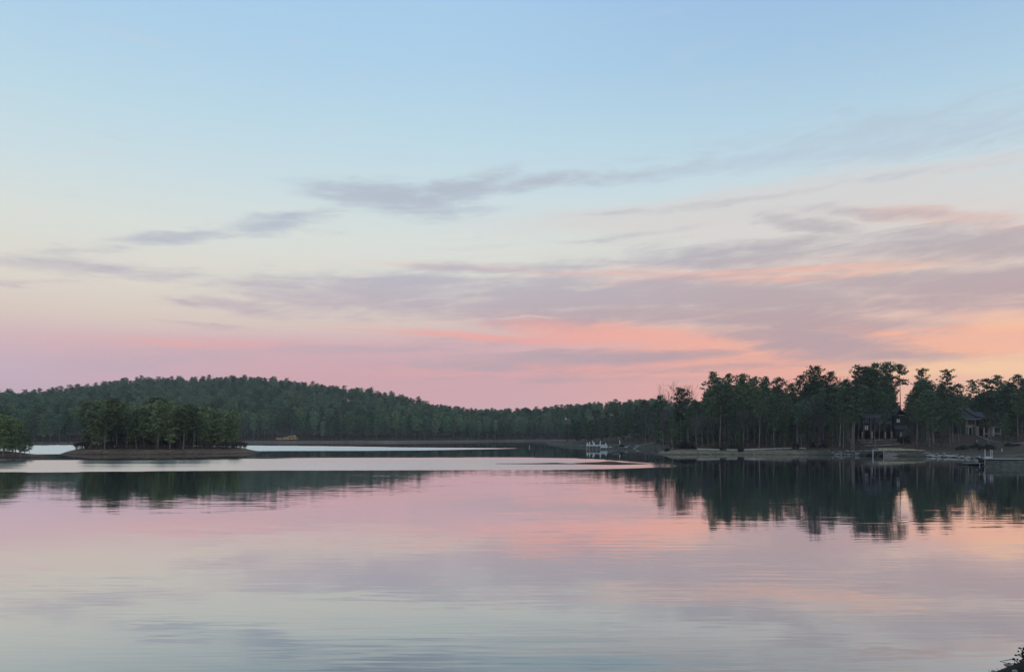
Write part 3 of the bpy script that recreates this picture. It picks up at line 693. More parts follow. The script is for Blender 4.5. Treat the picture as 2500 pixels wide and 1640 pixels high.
# ------------------------------------------------------------------ forest masses (uncountable): instances of the trees built above
def scatter(name, pts, sources, label, cat):
    """pts: (x, y, z, scale, rot, variant); sources: list of (trunk object, crown object)"""
    me = bpy.data.meshes.new(name); me.from_pydata([p[:3] for p in pts], [], [])
    for an, ty, k in (('s', 'FLOAT', 3), ('r', 'FLOAT', 4), ('k', 'INT', 5)):
        me.attributes.new(an, ty, 'POINT').data.foreach_set('value', [p[k] for p in pts])
    o = bpy.data.objects.new(name, me); C.objects.link(o); o['kind'] = 'stuff'; o['label'] = label; o['category'] = cat
    nt = bpy.data.node_groups.new(name, 'GeometryNodeTree')
    nt.interface.new_socket('Geometry', in_out='INPUT', socket_type='NodeSocketGeometry')
    nt.interface.new_socket('Geometry', in_out='OUTPUT', socket_type='NodeSocketGeometry')
    N, Lk = nt.nodes.new, nt.links.new
    gi, go = N('NodeGroupInput'), N('NodeGroupOutput')
    allj = N('GeometryNodeJoinGeometry')
    for tr, cr in reversed(sources):
        j = N('GeometryNodeJoinGeometry')
        for ob in (tr, cr):
            oi = N('GeometryNodeObjectInfo'); oi.transform_space = 'ORIGINAL'; oi.inputs['Object'].default_value = ob
            Lk(oi.outputs['Geometry'], j.inputs[0])
        w = N('GeometryNodeGeometryToInstance'); Lk(j.outputs[0], w.inputs[0]); Lk(w.outputs[0], allj.inputs[0])
    ip = N('GeometryNodeInstanceOnPoints'); ip.inputs['Pick Instance'].default_value = True
    Lk(gi.outputs[0], ip.inputs['Points']); Lk(allj.outputs[0], ip.inputs['Instance'])
    def attr(an, ty):
        a = N('GeometryNodeInputNamedAttribute'); a.data_type = ty; a.inputs['Name'].default_value = an; return a.outputs[0]
    Lk(attr('k', 'INT'), ip.inputs['Instance Index']); Lk(attr('s', 'FLOAT'), ip.inputs['Scale'])
    cx = N('ShaderNodeCombineXYZ'); Lk(attr('r', 'FLOAT'), cx.inputs[2])
    er = N('FunctionNodeEulerToRotation'); Lk(cx.outputs[0], er.inputs[0]); Lk(er.outputs[0], ip.inputs['Rotation'])
    Lk(ip.outputs[0], go.inputs[0])
    md = o.modifiers.new('scatter', 'NODES'); md.node_group = nt
    return o
def source(mesh_pair):
    r = []
    for me in mesh_pair[:2]:
        r.append(next(o for o in C.objects if o.type == 'MESH' and o.data == me))
    return tuple(r)
have = {o.data for o in C.objects if o.type == 'MESH'}
src_far = [source(p) for p in P_far if p[1] in have]
src_bare = [source(p) for p in P_bare if p[1] in have]
pts = []
nf = len(src_far)
for gx in np.arange(-640, 420, 6.2):
    for gy in np.arange(430, 1010, 7.8):
        x, y = gx + RND.uniform(-2.6, 2.6), gy + RND.uniform(-3, 3)
        px = x / y * F + CX
        if not -160 < px < 1760: continue
        d = y - float(far_shore(px))
        yr = float(np.interp(px, RPX, RD))
        if d < 13 or d > yr + 45: continue
        z = float(hill_h(np.array(x), np.array(y)))
        low = d < 75
        pn = float(vnoise(x, y, 38)); bare = RND.random() < (0.30 if low else max(0.02, 0.07 + 0.35 * pn))
        if RND.random() < 0.12: continue
        if px > 1130: pts.append((x + RND.uniform(-3, 3), y + RND.uniform(-4, 4), z - 0.3, RND.uniform(0.42, 0.80), RND.uniform(0, 6.28), RND.randrange(nf)))
        pts.append((x, y, z - 0.2, RND.uniform(0.55, 0.9) if bare else (RND.triangular(0.50, 1.10, 0.80) if px < 1130 else RND.uniform(0.5, 0.85)), RND.uniform(0, 6.28), nf + RND.randrange(len(src_bare)) if bare else RND.randrange(nf)))
scatter('forest', pts, src_far + src_bare, 'dense dark green pine forest covering the far hill', 'forest')

src_r = [source(p) for p in P_right[6:8] + P_right[:2] if p[1] in have]
pts = []
for gx in np.arange(40, 400, 5.2):
    for gy in np.arange(286, 440, 6.0):
        x, y = gx + RND.uniform(-2.5, 2.5), gy + RND.uniform(-3, 3)
        px = x / y * F + CX
        if not 1560 < px < 2650: continue
        if float(sdist(np.array(x), np.array(y))) < 12: continue
        if px < 1650 and y < 330: continue
        z = rz_(x, y); lim = float(np.interp(px, *RS)) + 26 + RND.uniform(0, 60)
        if 2174 < px < 2218: lim = RND.uniform(1012, 1034)
        if 2330 < px < 2445: lim = max(lim, 950)
        s = (Z_(lim, y) - z) / 20
        if s < 0.15: continue
        pts.append((x, y, z - 0.3, min(s, 1.1), RND.uniform(0, 6.28), RND.choice([0, 0, 1, 1, 2, 3])))
for _ in range(430):                                 # saplings and brushy young pines under the tall ones
    y = RND.uniform(222, 300); px = RND.uniform(1590, 2520); x = X_(px, y)
    if float(sdist(np.array(x), np.array(y))) < 9 or (2080 < px < 2235 and y < 262) or (2325 < px < 2450): continue
    pts.append((x, y, rz_(x, y) - 0.2, RND.uniform(0.18, 0.55), RND.uniform(0, 6.28), RND.choice([0, 1, 1, 4, 4, 4])))
src_r = src_r + src_bare[:1]
scatter('woods', pts, src_r, 'dim woods behind the houses of the right shore', 'woods')

# undergrowth: dry brown brush
b0 = []
for i, p in enumerate(P_brush):
    y = 233 + 3 * i; x = X_(1760 + 40 * i, y)
    t = empty('dry_bush', (x, y, rz_(x, y)), i, 1.0)
    link('stem', p[0], None, t); link('twigs', p[1], None, t)
    tag(t, ['leafless brown bush above the pale bank, nearest the left bushes', 'leafless brown bush above the middle of the pale bank', 'leafless brown bush above the right part of the pale bank'][i], 'bush', 'leafless bushes')
    b0.append((t.children[0], t.children[1]))
pts = []
for _ in range(2300):
    x, y = RND.uniform(-143, -87), RND.uniform(221, 256)
    z = float(isl_h(np.array(x), np.array(y)))
    if z > 1.12: pts.append((x, y, z, RND.uniform(0.25, 0.7) if y < 230 else RND.uniform(0.6, 1.25), RND.uniform(0, 6.28), RND.randrange(3)))
for _ in range(420):
    x, y = RND.uniform(-188, -122), RND.uniform(185, 206)
    z = float(ilt_h(np.array(x), np.array(y)))
    if z > 1.15: pts.append((x, y, z, RND.uniform(0.3, 0.8), RND.uniform(0, 6.28), RND.randrange(3)))
for _ in range(2600):
    y = RND.uniform(180, 330); px = RND.uniform(1500, 2520); x = X_(px, y); d = float(sdist(np.array(x), np.array(y)))
    if d < 4.5 or (2100 < px < 2230 and y < 262) or (2330 < px < 2445): continue
    if y < 215 and px > 2300: continue
    pts.append((x, y, rz_(x, y), RND.uniform(0.3, 1.0), RND.uniform(0, 6.28), RND.randrange(3)))
for _ in range(2200):
    px = RND.uniform(-30, 1560); y = float(far_shore(px)) + RND.uniform(3.5, 30); x = X_(px, y)
    if 676 < px < 724 and RND.random() < 0.8: continue
    pts.append((x, y, float(hill_h(np.array(x), np.array(y))), RND.uniform(0.6, 1.5), RND.uniform(0, 6.28), RND.randrange(3)))
scatter('undergrowth', pts, b0, 'dry reddish-brown brush under the trees along every shore', 'undergrowth')

# ------------------------------------------------------------------ houses
def pbox(name, m, parent, px0, px1, py0, py1, Y, y0, y1):
    mb = MB().box(X_(px0, Y), X_(px1, Y), y0, y1, Z_(py1, Y), Z_(py0, Y))
    return part(name, mb, m, parent)
def window(parent, px0, px1, py0, py1, Y, face, cols, rows, glass, frame_m):
    x0, x1, z0, z1 = X_(px0, Y), X_(px1, Y), Z_(py1, Y), Z_(py0, Y)
    mb = MB(); t = 0.07
    mb.box(x0 - t, x1 + t, face - 0.10, face, z1, z1 + t); mb.box(x0 - t, x1 + t, face - 0.12, face, z0 - t, z0)
    mb.box(x0 - t, x0, face - 0.10, face, z0, z1); mb.box(x1, x1 + t, face - 0.10, face, z0, z1)
    for i in range(1, cols): xx = x0 + (x1 - x0) * i / cols; mb.box(xx - 0.03, xx + 0.03, face - 0.08, face - 0.012, z0, z1)
    for i in range(1, rows): zz = z0 + (z1 - z0) * i / rows; mb.box(x0, x1, face - 0.075, face - 0.016, zz - 0.03, zz + 0.03)
    w = part('window', mb, frame_m, parent)
    part('pane', MB().box(x0 + 0.004, x1 - 0.004, face - 0.03, face + 0.02, z0 + 0.004, z1 - 0.004), glass, w)
    return w
def gable_x(px0, px1, Y, yf, yb, pe, pr, over=0.4):  # ridge along x
    ze, zr = Z_(pe, Y), Z_(pr, Y); ym = (yf + yb) / 2
    return MB().prism([(yf - over, ze - 0.15), (yf - over, ze), (ym, zr), (yb + over, ze), (yb + over, ze - 0.15), (ym, zr - 0.28)], 'x', X_(px0, Y), X_(px1, Y))

h1 = empty('house', (0, 0, 0)); Y1 = 246
tag(h1, 'dark timber house with pale porch posts among pines, above the yellow dock', 'house', 'houses on the right shore')
pbox('wall', M_wall1, h1, 2094, 2202, 1019, 1051.2, Y1, 246, 256)
pbox('wall', M_dark, h1, 2096, 2200, 1051.2, 1082, Y1, 249.5, 256)
pbox('porch_floor', M_dark, h1, 2095, 2203, 1051, 1053.2, Y1, 243.8, 245.99)
r = part('roof', gable_x(2106, 2196, Y1, 246, 256, 1020, 998), M_roof, h1)
part('chimney', MB().box(X_(2188, Y1), X_(2197, Y1), 250, 251.3, Z_(1012, Y1), Z_(994, Y1)), M_dark, r)
part('porch_roof', MB().prism([(243.4, Z_(1035, Y1)), (243.4, Z_(1034, Y1)), (246.0, Z_(1021.5, Y1)), (246.0, Z_(1024, Y1))], 'x', X_(2135, Y1), X_(2167, Y1)), M_roof, h1)
wing = MB().box(X_(2178, Y1), X_(2205, Y1), 244.6, 245.99, Z_(1051, Y1), Z_(1014, Y1)); part('wing_wall', wing, M_wall1, h1)
part('wing_roof', MB().prism([(X_(2176, Y1), Z_(1015, Y1)), (X_(2191.5, Y1), Z_(1000, Y1)), (X_(2207, Y1), Z_(1015, Y1)), (X_(2207, Y1), Z_(1013.5, Y1)), (X_(2191.5, Y1), Z_(998.5, Y1)), (X_(2176, Y1), Z_(1013.5, Y1))], 'y', 244.0, 249.0), M_dark, h1)
pbox('trim_board', M_trim, h1, 2186, 2203, 1012.7, 1014.0, Y1, 244.50, 244.58)
part('lower_roof', MB().prism([(242.9, Z_(1048, Y1)), (242.9, Z_(1047, Y1)), (244.58, Z_(1038, Y1)), (244.58, Z_(1040, Y1))], 'x', X_(2175, Y1), X_(2207, Y1)), M_roof, h1)
for px in (2099.5, 2121.5, 2153.5, 2169, 2192): pbox('porch_post', M_trim, h1, px - 1.9, px + 1.9, 1053.3, 1076, Y1, 243.9, 244.4)
window(h1, 2183.5, 2191.5, 1023, 1031, Y1, 244.6, 2, 2, M_bright, M_dark)  # white pane: the bright shine of the glass is put into its colour
window(h1, 2112.5, 2119.5, 1023, 1031, Y1, 246, 2, 1, M_pane, M_trim)
window(h1, 2111.5, 2114.3, 1039, 1048.5, Y1, 246, 1, 2, M_bright, M_trim)  # white panes here too, window brightness painted in
window(h1, 2116, 2118.8, 1039, 1048.5, Y1, 246, 1, 2, M_bright, M_trim)
window(h1, 2140, 2162, 1038, 1050, Y1, 246, 4, 1, M_pane, M_dark)

h2 = empty('house', (0, 0, 0)); Y2 = 258
tag(h2, 'stone house with steep slate roof, arched opening and raised deck near right edge', 'house', 'houses on the right shore')
pbox('wall', M_wall2, h2, 2357, 2383, 1022, 1072, Y2, 258, 266)
pbox('side_wall', M_shaded2, h2, 2342.5, 2357, 1023, 1070, Y2, 260, 266)
pbox('rear_wall', M_wall1, h2, 2383, 2437, 1022, 1080, Y2, 264, 268)
roof = MB()
e0, e1, rg = Z_(1022.5, Y2), Z_(1021.5, Y2), Z_(993, Y2)
b = len(roof.v)
xl, xr, xa, xb = X_(2349, Y2), X_(2391, Y2), X_(2358, Y2), X_(2388, Y2)
roof.v += [(xl, 257.4, e1), (xr, 257.4, e1), (xr, 269, e1), (xl, 269, e1), (xa, 263, rg), (xb, 263, rg), (xl, 257.4, e0 - 0.2), (xr, 257.4, e0 - 0.2), (xr, 269, e0 - 0.2), (xl, 269, e0 - 0.2)]
roof.f += [(0, 1, 5, 4), (1, 2, 5), (2, 3, 4, 5), (3, 0, 4), (6, 7, 1, 0), (7, 8, 2, 1), (8, 9, 3, 2), (9, 6, 0, 3), (9, 8, 7, 6)]
rf = part('roof', roof, M_roof, h2)
sl = lambda px, py: (X_(px, Y2), 257.4 + (263 - 257.4) * (Z_(py, Y2) - e1) / (rg - e1) - 0.12, Z_(py, Y2) + 0.10)
part('rake_board', MB().tube(sl(2370, 998), sl(2375, 1010), 0.26, 0.26, 4).tube(sl(2375, 1010), sl(2387, 1020), 0.26, 0.26, 4), M_dark, rf)
part('wing_roof', gable_x(2386, 2440, Y2, 261, 269, 1021.5, 1004, 0.8), M_roof, h2)
pbox('eaves_board', M_trim, h2, 2353, 2391, 1022.7, 1024.0, Y2, 257.2, 257.38)
for px in (2364, 2369.5, 2375): window(h2, px, px + 4, 1026.5, 1034.5, Y2, 258, 1, 2, M_pane, M_dark)
arch = []
x0, x1, zt, zb = X_(2364, Y2), X_(2372, Y2), Z_(1046, Y2), Z_(1068, Y2)
for i in range(9):
    a = math.pi * i / 8; arch.append(((x0 + x1) / 2 + (x1 - x0) / 2 * math.cos(a), zt + (x1 - x0) / 2 * math.sin(a)))
part('arch_shade', MB().prism([(x0, zb)] + arch[::-1] + [(x1, zb)], 'y', 257.90, 257.997), M_black, h2)  # black slab on the wall paints the shade inside the arch
sur = MB()
for i in range(8): sur.tube((arch[i][0], 257.85, arch[i][1]), (arch[i + 1][0], 257.85, arch[i + 1][1]), 0.16, 0.16, 4)
sur.tube((x0, 257.85, zb), (x0, 257.85, zt), 0.16, 0.16, 4); sur.tube((x1, 257.85, zb), (x1, 257.85, zt), 0.16, 0.16, 4)
part('arch_surround', sur, M_trim, h2)
pbox('belt_course', M_trim, h2, 2357, 2374, 1039.5, 1041.2, Y2, 257.84, 257.995)
pbox('stone_pillar', M_wall2, h2, 2375, 2383.5, 1039.5, 1074, Y2, 256.4, 257.83)
pbox('deck', M_wood, h2, 2391, 2438, 1041.6, 1044.2, Y2, 255.6, 263.9)
rail = MB()
rail.box(X_(2391, Y2), X_(2438, Y2), 255.7, 255.8, Z_(1034, Y2), Z_(1033, Y2))
for i in range(24): px = 2391.5 + i * 2.0; rail.box(X_(px, Y2) - 0.03, X_(px, Y2) + 0.03, 255.72, 255.78, Z_(1041.7, Y2), Z_(1034, Y2))
part('railing', rail, M_wood, h2)
for px, w in ((2393, 1.0), (2407, 0.9), (2415.5, 1.9), (2433.5, 1.2)): pbox('deck_post', M_trim, h2, px - w, px + w, 1044.2, 1084, Y2, 255.75, 256.2)
pbox('lower_beam', M_trim, h2, 2392, 2436, 1057.3, 1058.8, Y2, 255.6, 255.74)
for px in (2396, 2418): window(h2, px, px + 9, 1026, 1037, Y2, 264, 2, 1, M_pane, M_trim)

# ------------------------------------------------------------------ terraces, paths, walls
def wall_run(name, pts, h, w, m, label, cat, down=0.5):
    o = empty(name, (0, 0, 0)); tag(o, label, cat)
    for (xa, ya, za), (xb, yb, zb) in zip(pts, pts[1:]):
        n = max(1, int(math.hypot(xb - xa, yb - ya) / 1.6))
        for i in range(n):
            a, b = i / n, (i + 1) / n - 0.02 / max(n, 1)
            p = Vector((xa, ya, za)).lerp(Vector((xb, yb, zb)), a); q = Vector((xa, ya, za)).lerp(Vector((xb, yb, zb)), b)
            j = RND.uniform(-0.04, 0.04); mb = MB()
            d = Vector((q.y - p.y, p.x - q.x, 0)).normalized() * w / 2
            P = [p + d, q + d, q - d, p - d]
            mb.v = [(v.x, v.y, v.z - down) for v in P] + [(v.x, v.y, v.z + h + j) for v in P]
            mb.f = [(0, 1, 2, 3)[::-1], (4, 5, 6, 7), (0, 1, 5, 4), (1, 2, 6, 5), (2, 3, 7, 6), (3, 0, 4, 7)]
            part('block', mb, m, o)
    return o
def on_shore(pp): return [(X_(px, y), y, rz_(X_(px, y), y)) for px, y in pp]
wall_run('terrace_wall', on_shore([(2096, 238), (2135, 237), (2205, 238)]), 0.30, 0.4, M_path, 'upper garden terrace edge right before the dark house', 'wall')
wall_run('terrace_wall', on_shore([(2100, 231), (2150, 229), (2200, 230)]), 0.28, 0.4, M_path, 'middle garden terrace edge below the dark house', 'wall')
wall_run('terrace_wall', on_shore([(2110, 223), (2150, 221), (2196, 223)]), 0.28, 0.4, M_path, 'lowest garden terrace edge, just above the yellow dock', 'wall')
wall_run('garden_wall', on_shore([(2388, 247), (2400, 238), (2415, 229), (2440, 222), (2475, 216), (2520, 214)]), 0.40, 0.4, M_path, 'pale curved garden wall running down from the stone house deck', 'wall')
wall_run('edging', on_shore([(1702, 223), (1757, 223)]), 0.28, 0.5, M_trim, 'pale low edging on the bank top, left stretch between dark bushes', 'wall')
wall_run('edging', on_shore([(1772, 223.5), (1802, 223.5)]), 0.28, 0.5, M_trim, 'pale low edging on the bank top, short stretch between two bushes', 'wall')
wall_run('edging', on_shore([(1815, 224), (1934, 225)]), 0.28, 0.5, M_trim, 'pale low edging on the bank top, longest stretch', 'wall')
wall_run('edging', on_shore([(1951, 224), (1968, 223)]), 0.28, 0.5, M_trim, 'pale low edging right of the last bank bush', 'wall')

# path of stone steps up the slope behind the far dock
def strip(name, pts, w, m, lift=0.06):
    mb = MB(); P = []
    for (a, b) in zip(pts, pts[1:]):
        n = max(2, int((Vector(b) - Vector(a)).length / 1.2))
        for i in range(n): P.append(Vector(a).lerp(Vector(b), i / n))
    P.append(Vector(pts[-1]))
    for i, p in enumerate(P):
        d = (P[min(i + 1, len(P) - 1)] - P[max(i - 1, 0)]).normalized(); s_ = Vector((d.y, -d.x, 0)) * w / 2
        for q in (p - s_, p + s_): mb.v.append((q.x, q.y, rz_(q.x, q.y) + lift))
        if i: k = 2 * i; mb.f.append((k - 2, k - 1, k + 1, k))
    me = mb.mesh(name); o = structure(name, me, m); return o
strip('path', [(X_(1517, 303), 303, 0), (X_(1541, 309), 309, 0), (X_(1562, 315), 315, 0), (X_(1580, 312), 312, 0), (X_(1600, 318), 318, 0), (X_(1618, 330), 330, 0)], 1.3, M_path)

def rock(mb, c, r, R, flat=0.6):
    t = (1 + 5 ** 0.5) / 2; V = [(-1, t, 0), (1, t, 0), (-1, -t, 0), (1, -t, 0), (0, -1, t), (0, 1, t), (0, -1, -t), (0, 1, -t), (t, 0, -1), (t, 0, 1), (-t, 0, -1), (-t, 0, 1)]
    Fc = [(0, 11, 5), (0, 5, 1), (0, 1, 7), (0, 7, 10), (0, 10, 11), (1, 5, 9), (5, 11, 4), (11, 10, 2), (10, 7, 6), (7, 1, 8), (3, 9, 4), (3, 4, 2), (3, 2, 6), (3, 6, 8), (3, 8, 9), (4, 9, 5), (2, 4, 11), (6, 2, 10), (8, 6, 7), (9, 8, 1)]
    b = len(mb.v); sx, sy = R.uniform(0.8, 1.4), R.uniform(0.8, 1.2)
    for v in V:
        k = r / 1.9 * R.uniform(0.8, 1.15); mb.v.append((c[0] + v[0] * k * sx, c[1] + v[1] * k * sy, c[2] + v[2] * k * flat))
    mb.f += [tuple(b + i for i in f) for f in Fc]; return mb
shore = bpy.data.objects['shore']
RR = random.Random(4)
rocks = [MB() for _ in range(5)]
rk = [rock(mb, (0, 0, 0), 1.0, RR).mesh('stone') for mb in rocks]
for me in rk: me.materials.append(M_stone)
def stone(x, y, z, r):
    o = bpy.data.objects.new('stone', RR.choice(rk)); C.objects.link(o); o.parent = shore
    o.location = (x, y, z); o.scale = (r * RR.uniform(0.9, 1.5), r, r * RR.uniform(0.6, 1.0)); o.rotation_euler = (RR.uniform(-0.2, 0.2), 0, RR.uniform(0, 6.28))
def shore_line(px):                                   # first land met along a column
    for y in np.arange(150, 330, 0.4):
        if float(right_h(np.array(X_(px, y)), np.array(y))) > 0.05: return y
    return 220
for i in range(64):
    px = RR.uniform(2022, 2126) if i < 24 else RR.uniform(2262, 2402)
    y = shore_line(px) + RR.uniform(-0.3, 2.6); x = X_(px, y); stone(x, y, max(rz_(x, y), -0.1) + 0.05, RR.uniform(0.3, 0.75))
for i in range(26):
    px = RR.uniform(1515, 1600); y = np.interp(px, [1515, 1562, 1600], [303, 316, 320]) + RR.uniform(-2.5, 2.5); x = X_(px, y); stone(x, y, rz_(x, y) + 0.1, RR.uniform(0.25, 0.6))
for i in range(16):
    px = RR.uniform(1830, 2020); y = shore_line(px) + RR.uniform(-0.2, 1.5); x = X_(px, y); stone(x, y, 0.05, RR.uniform(0.2, 0.4))
for i in range(7):
    px = 2280 + 11 * i + RR.uniform(-3, 3); y = shore_line(px) + RR.uniform(-0.2, 1.0); x = X_(px, y)
    o = empty('driftwood', (x, y, rz_(x, y) + 0.15), RR.uniform(-0.5, 0.5))
    part('log', MB().tube((-1.3, 0, 0), (1.2, 0.2, 0.12), 0.16, 0.09, 6, True), M_trim, o); part('branch_stub', MB().tube((0.3, 0.05, 0.05), (0.8, 0.5, 0.4), 0.07, 0.03, 5, True), M_trim, o)
    tag(o, f'pale washed-up log on the shore right of the yellow dock, {ordinal(i)} from left', 'driftwood', 'washed-up logs')

# ------------------------------------------------------------------ evergreen bushes on the bank
def bush_meshes(seed, w, h):
    R = random.Random(seed); st, fo = MB(), MB()
    for _ in range(5):
        a = R.uniform(0, 6.28); st.tube((0, 0, -0.3), (math.cos(a) * w * 0.25, math.sin(a) * w * 0.25, h * 0.6), 0.06, 0.03, 4)
    for _ in range(26):
        a = R.uniform(0, 6.28); q = R.random() ** 0.6; z = h * R.uniform(0.12, 0.92) * (1 - 0.45 * q * q)
        leaf_quads(fo, (math.cos(a) * w * 0.42 * q, math.sin(a) * w * 0.42 * q, z), w * 0.14, w * 0.12, 26, 0.10, 0.26, R)
    a, b = st.mesh('stem'), fo.mesh('foliage'); a.materials.append(M_bark); b.materials.append(M_shrub); return a, b
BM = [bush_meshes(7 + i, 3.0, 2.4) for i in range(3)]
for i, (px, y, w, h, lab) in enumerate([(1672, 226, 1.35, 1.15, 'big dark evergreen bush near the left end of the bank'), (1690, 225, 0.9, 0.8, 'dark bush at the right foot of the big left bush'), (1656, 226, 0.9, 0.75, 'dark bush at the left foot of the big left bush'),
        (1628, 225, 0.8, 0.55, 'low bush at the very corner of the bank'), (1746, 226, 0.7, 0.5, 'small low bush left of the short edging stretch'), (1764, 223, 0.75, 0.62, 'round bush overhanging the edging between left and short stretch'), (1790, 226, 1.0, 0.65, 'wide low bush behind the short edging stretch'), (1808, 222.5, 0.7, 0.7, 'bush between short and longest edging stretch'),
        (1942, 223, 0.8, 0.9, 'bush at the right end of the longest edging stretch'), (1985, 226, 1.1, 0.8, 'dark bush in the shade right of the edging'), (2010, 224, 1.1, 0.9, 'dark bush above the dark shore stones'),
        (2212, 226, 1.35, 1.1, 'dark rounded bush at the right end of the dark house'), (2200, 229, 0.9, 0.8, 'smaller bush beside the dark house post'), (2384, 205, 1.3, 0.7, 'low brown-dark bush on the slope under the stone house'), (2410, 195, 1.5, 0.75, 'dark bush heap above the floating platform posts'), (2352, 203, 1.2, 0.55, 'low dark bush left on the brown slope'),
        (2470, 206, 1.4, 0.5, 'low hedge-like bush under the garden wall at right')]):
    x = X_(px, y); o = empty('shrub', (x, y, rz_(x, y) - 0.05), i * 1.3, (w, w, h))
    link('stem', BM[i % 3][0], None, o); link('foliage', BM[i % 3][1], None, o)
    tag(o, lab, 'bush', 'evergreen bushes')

# ------------------------------------------------------------------ yellow dock below the dark house
Yd = 203.5
dk = empty('dock', (0, 0, 0)); tag(dk, 'dock with yellowish fascia and two white posts in front of the dark house', 'dock')
for px in (2130, 2156.5): part('white_post', MB().tube((X_(px, Yd), Yd - 0.3, -0.8), (X_(px, Yd), Yd - 0.3, Z_(1096.5, Yd)), 0.11, 0.11, 8, True), M_white, dk)
for px in (2161, 2178, 2183, 2197, 2200, 2212, 2228, 2243): part('pile', MB().tube((X_(px, Yd), Yd + RR.uniform(0, 1), -0.8), (X_(px, Yd), Yd + 0.5, Z_(1100, Yd)), 0.09, 0.09, 6), M_wood, dk)
part('brace', MB().tube((X_(2141, Yd), Yd - 0.1, Z_(1112, Yd)), (X_(2156, Yd), Yd - 0.1, Z_(1103.5, Yd)), 0.07, 0.07, 4), M_wood, dk)
for i in range(16):
    px0 = 2144 + i * 7.15; t = i / 15
    top = 1093.2 + 4.2 * max(0, t - 0.35) / 0.65; bot = 1100.6 - 0.6 * t
    pbox('fascia_board', M_yellow, dk, px0, px0 + 7.0, top + RR.uniform(-0.15, 0.15), bot, Yd, Yd - 0.12 + RR.uniform(0, 0.03), Yd + 0.02)
for i in range(44):
    px0 = 2128 + i * 2.98; t = max(0, (px0 - 2145) / 113 - 0.35) / 0.65
    zt = Z_(1093.4 + 4.2 * t, Yd) - 0.06 if px0 > 2144 else Z_(1099.6, Yd)
    part('plank', MB().box(X_(px0, Yd), X_(px0 + 2.85, Yd), Yd + 0.03, Yd + 4.5, zt - 0.08, zt + RR.uniform(0, 0.012)), M_wood, dk)
pbox('beam', M_dark, dk, 2129, 2259, 1100.7, 1102.0, Yd, Yd + 0.05, Yd + 0.3)
for px, w in ((2135, 1.4), (2140, 1.6), (2146, 1.6)): pbox('bumper', M_white, dk, px - w, px + w, 1097, 1099.5, Yd, Yd + 0.2, Yd + 0.6)
pbox('gate_frame', M_trim, dk, 2193, 2199, 1093.5, 1095.0, Yd, Yd - 0.25, Yd - 0.14)
wall_run('stone_wall', [(X_(2160, 203.2), 203.2, -0.2), (X_(2205, 203.1), 203.1, -0.2), (X_(2262, 203), 203.0, -0.2)], 1.30, 0.5, M_stone, 'grey stone shore wall under the yellow dock', 'wall')
dh = empty('dock_stub', (0, 0, 0)); tag(dh, 'dark low landing left of the white dock posts', 'landing')
pbox('deck', M_dark, dh, 2060, 2122, 1102.3, 1103.6, 207, 206.4, 208.6)
for px in (2066, 2084, 2102, 2118): part('pile', MB().tube((X_(px, 207), 206.6, -0.8), (X_(px, 207), 206.6, Z_(1103.6, 207)), 0.10, 0.10, 6), M_dark, dh)

# ------------------------------------------------------------------ seawall and floating platform at the right edge
sw = empty('seawall', (0, 0, 0)); tag(sw, 'greenish timber seawall with pale cap at the right edge, lapped by water', 'seawall')
WP = [(95.3, 149.6), (87.0, 136.9), (94, 136.6), (130, 134.6)]
for (xa, ya), (xb, yb) in zip(WP, WP[1:]):
    L = math.hypot(xb - xa, yb - ya); n = int(L / 1.2); ux, uy = (xb - xa) / L, (yb - ya) / L; ox, oy = uy * 0.12, -ux * 0.12
    for i in range(n):
        a, b = i * L / n, (i + 1) * L / n - 0.03; j = RR.uniform(-0.015, 0.015); mb = MB()
        P = [(xa + ux * a + ox * 0, ya + uy * a), (xa + ux * b, ya + uy * b), (xa + ux * b - ox, ya + uy * b - oy), (xa + ux * a - ox, ya + uy * a - oy)]
        P = [(p[0] + ux * 0 + j * uy, p[1] - j * ux) for p in P]
        mb.v = [(p[0], p[1], -0.8) for p in P] + [(p[0], p[1], 1.18) for p in P]
        mb.f = [(3, 2, 1, 0), (4, 5, 6, 7), (0, 1, 5, 4), (1, 2, 6, 5), (2, 3, 7, 6), (3, 0, 4, 7)]
        part('panel', mb, M_bulk, sw)
    for z0, z1, w, nm, m_ in ((1.19, 1.42, 0.0, 'cap_shadow', M_dark), (1.43, 1.52, 0.35, 'cap', M_trim)):  # dark strip below the cap paints in the shadow of its overhang
        mb = MB(); e = 0.10 + w * 0.3
        q = [(xa + uy * e, ya - ux * e), (xb + uy * e, yb - ux * e), (xb - uy * (0.3 + w * 2), yb + ux * (0.3 + w * 2)), (xa - uy * (0.3 + w * 2), ya + ux * (0.3 + w * 2))]
        mb.v = [(p[0], p[1], z0) for p in q] + [(p[0], p[1], z1) for p in q]
        mb.f = [(3, 2, 1, 0), (4, 5, 6, 7), (0, 1, 5, 4), (1, 2, 6, 5), (2, 3, 7, 6), (3, 0, 4, 7)]
        part(nm, mb, m_, sw)
Yp = 145.5
pf = empty('platform', (0, 0, 0)); tag(pf, 'low floating platform with a white mooring post beside the greenish seawall', 'floating dock')
for i in range(12): part('plank', MB().box(X_(2360, Yp) + i * 0.30, X_(2360, Yp) + i * 0.30 + 0.285, Yp - 0.6, Yp + 1.6, 0.24, 0.30 + RR.uniform(0, 0.01)), M_wood, pf)
part('float', MB().box(X_(2361.5, Yp), X_(2404, Yp), Yp - 0.45, Yp + 1.45, -0.15, 0.235), M_black, pf)
part('white_post', MB().tube((X_(2386, Yp), Yp - 0.75, -0.9), (X_(2386, Yp), Yp - 0.75, Z_(1111, Yp)), 0.08, 0.08, 8, True), M_white, pf)
gw = empty('gangway', (0, 0, 0)); tag(gw, 'short dark gangway with rail between floating platform and seawall', 'gangway')
ya, yb = 146.2, 141.2
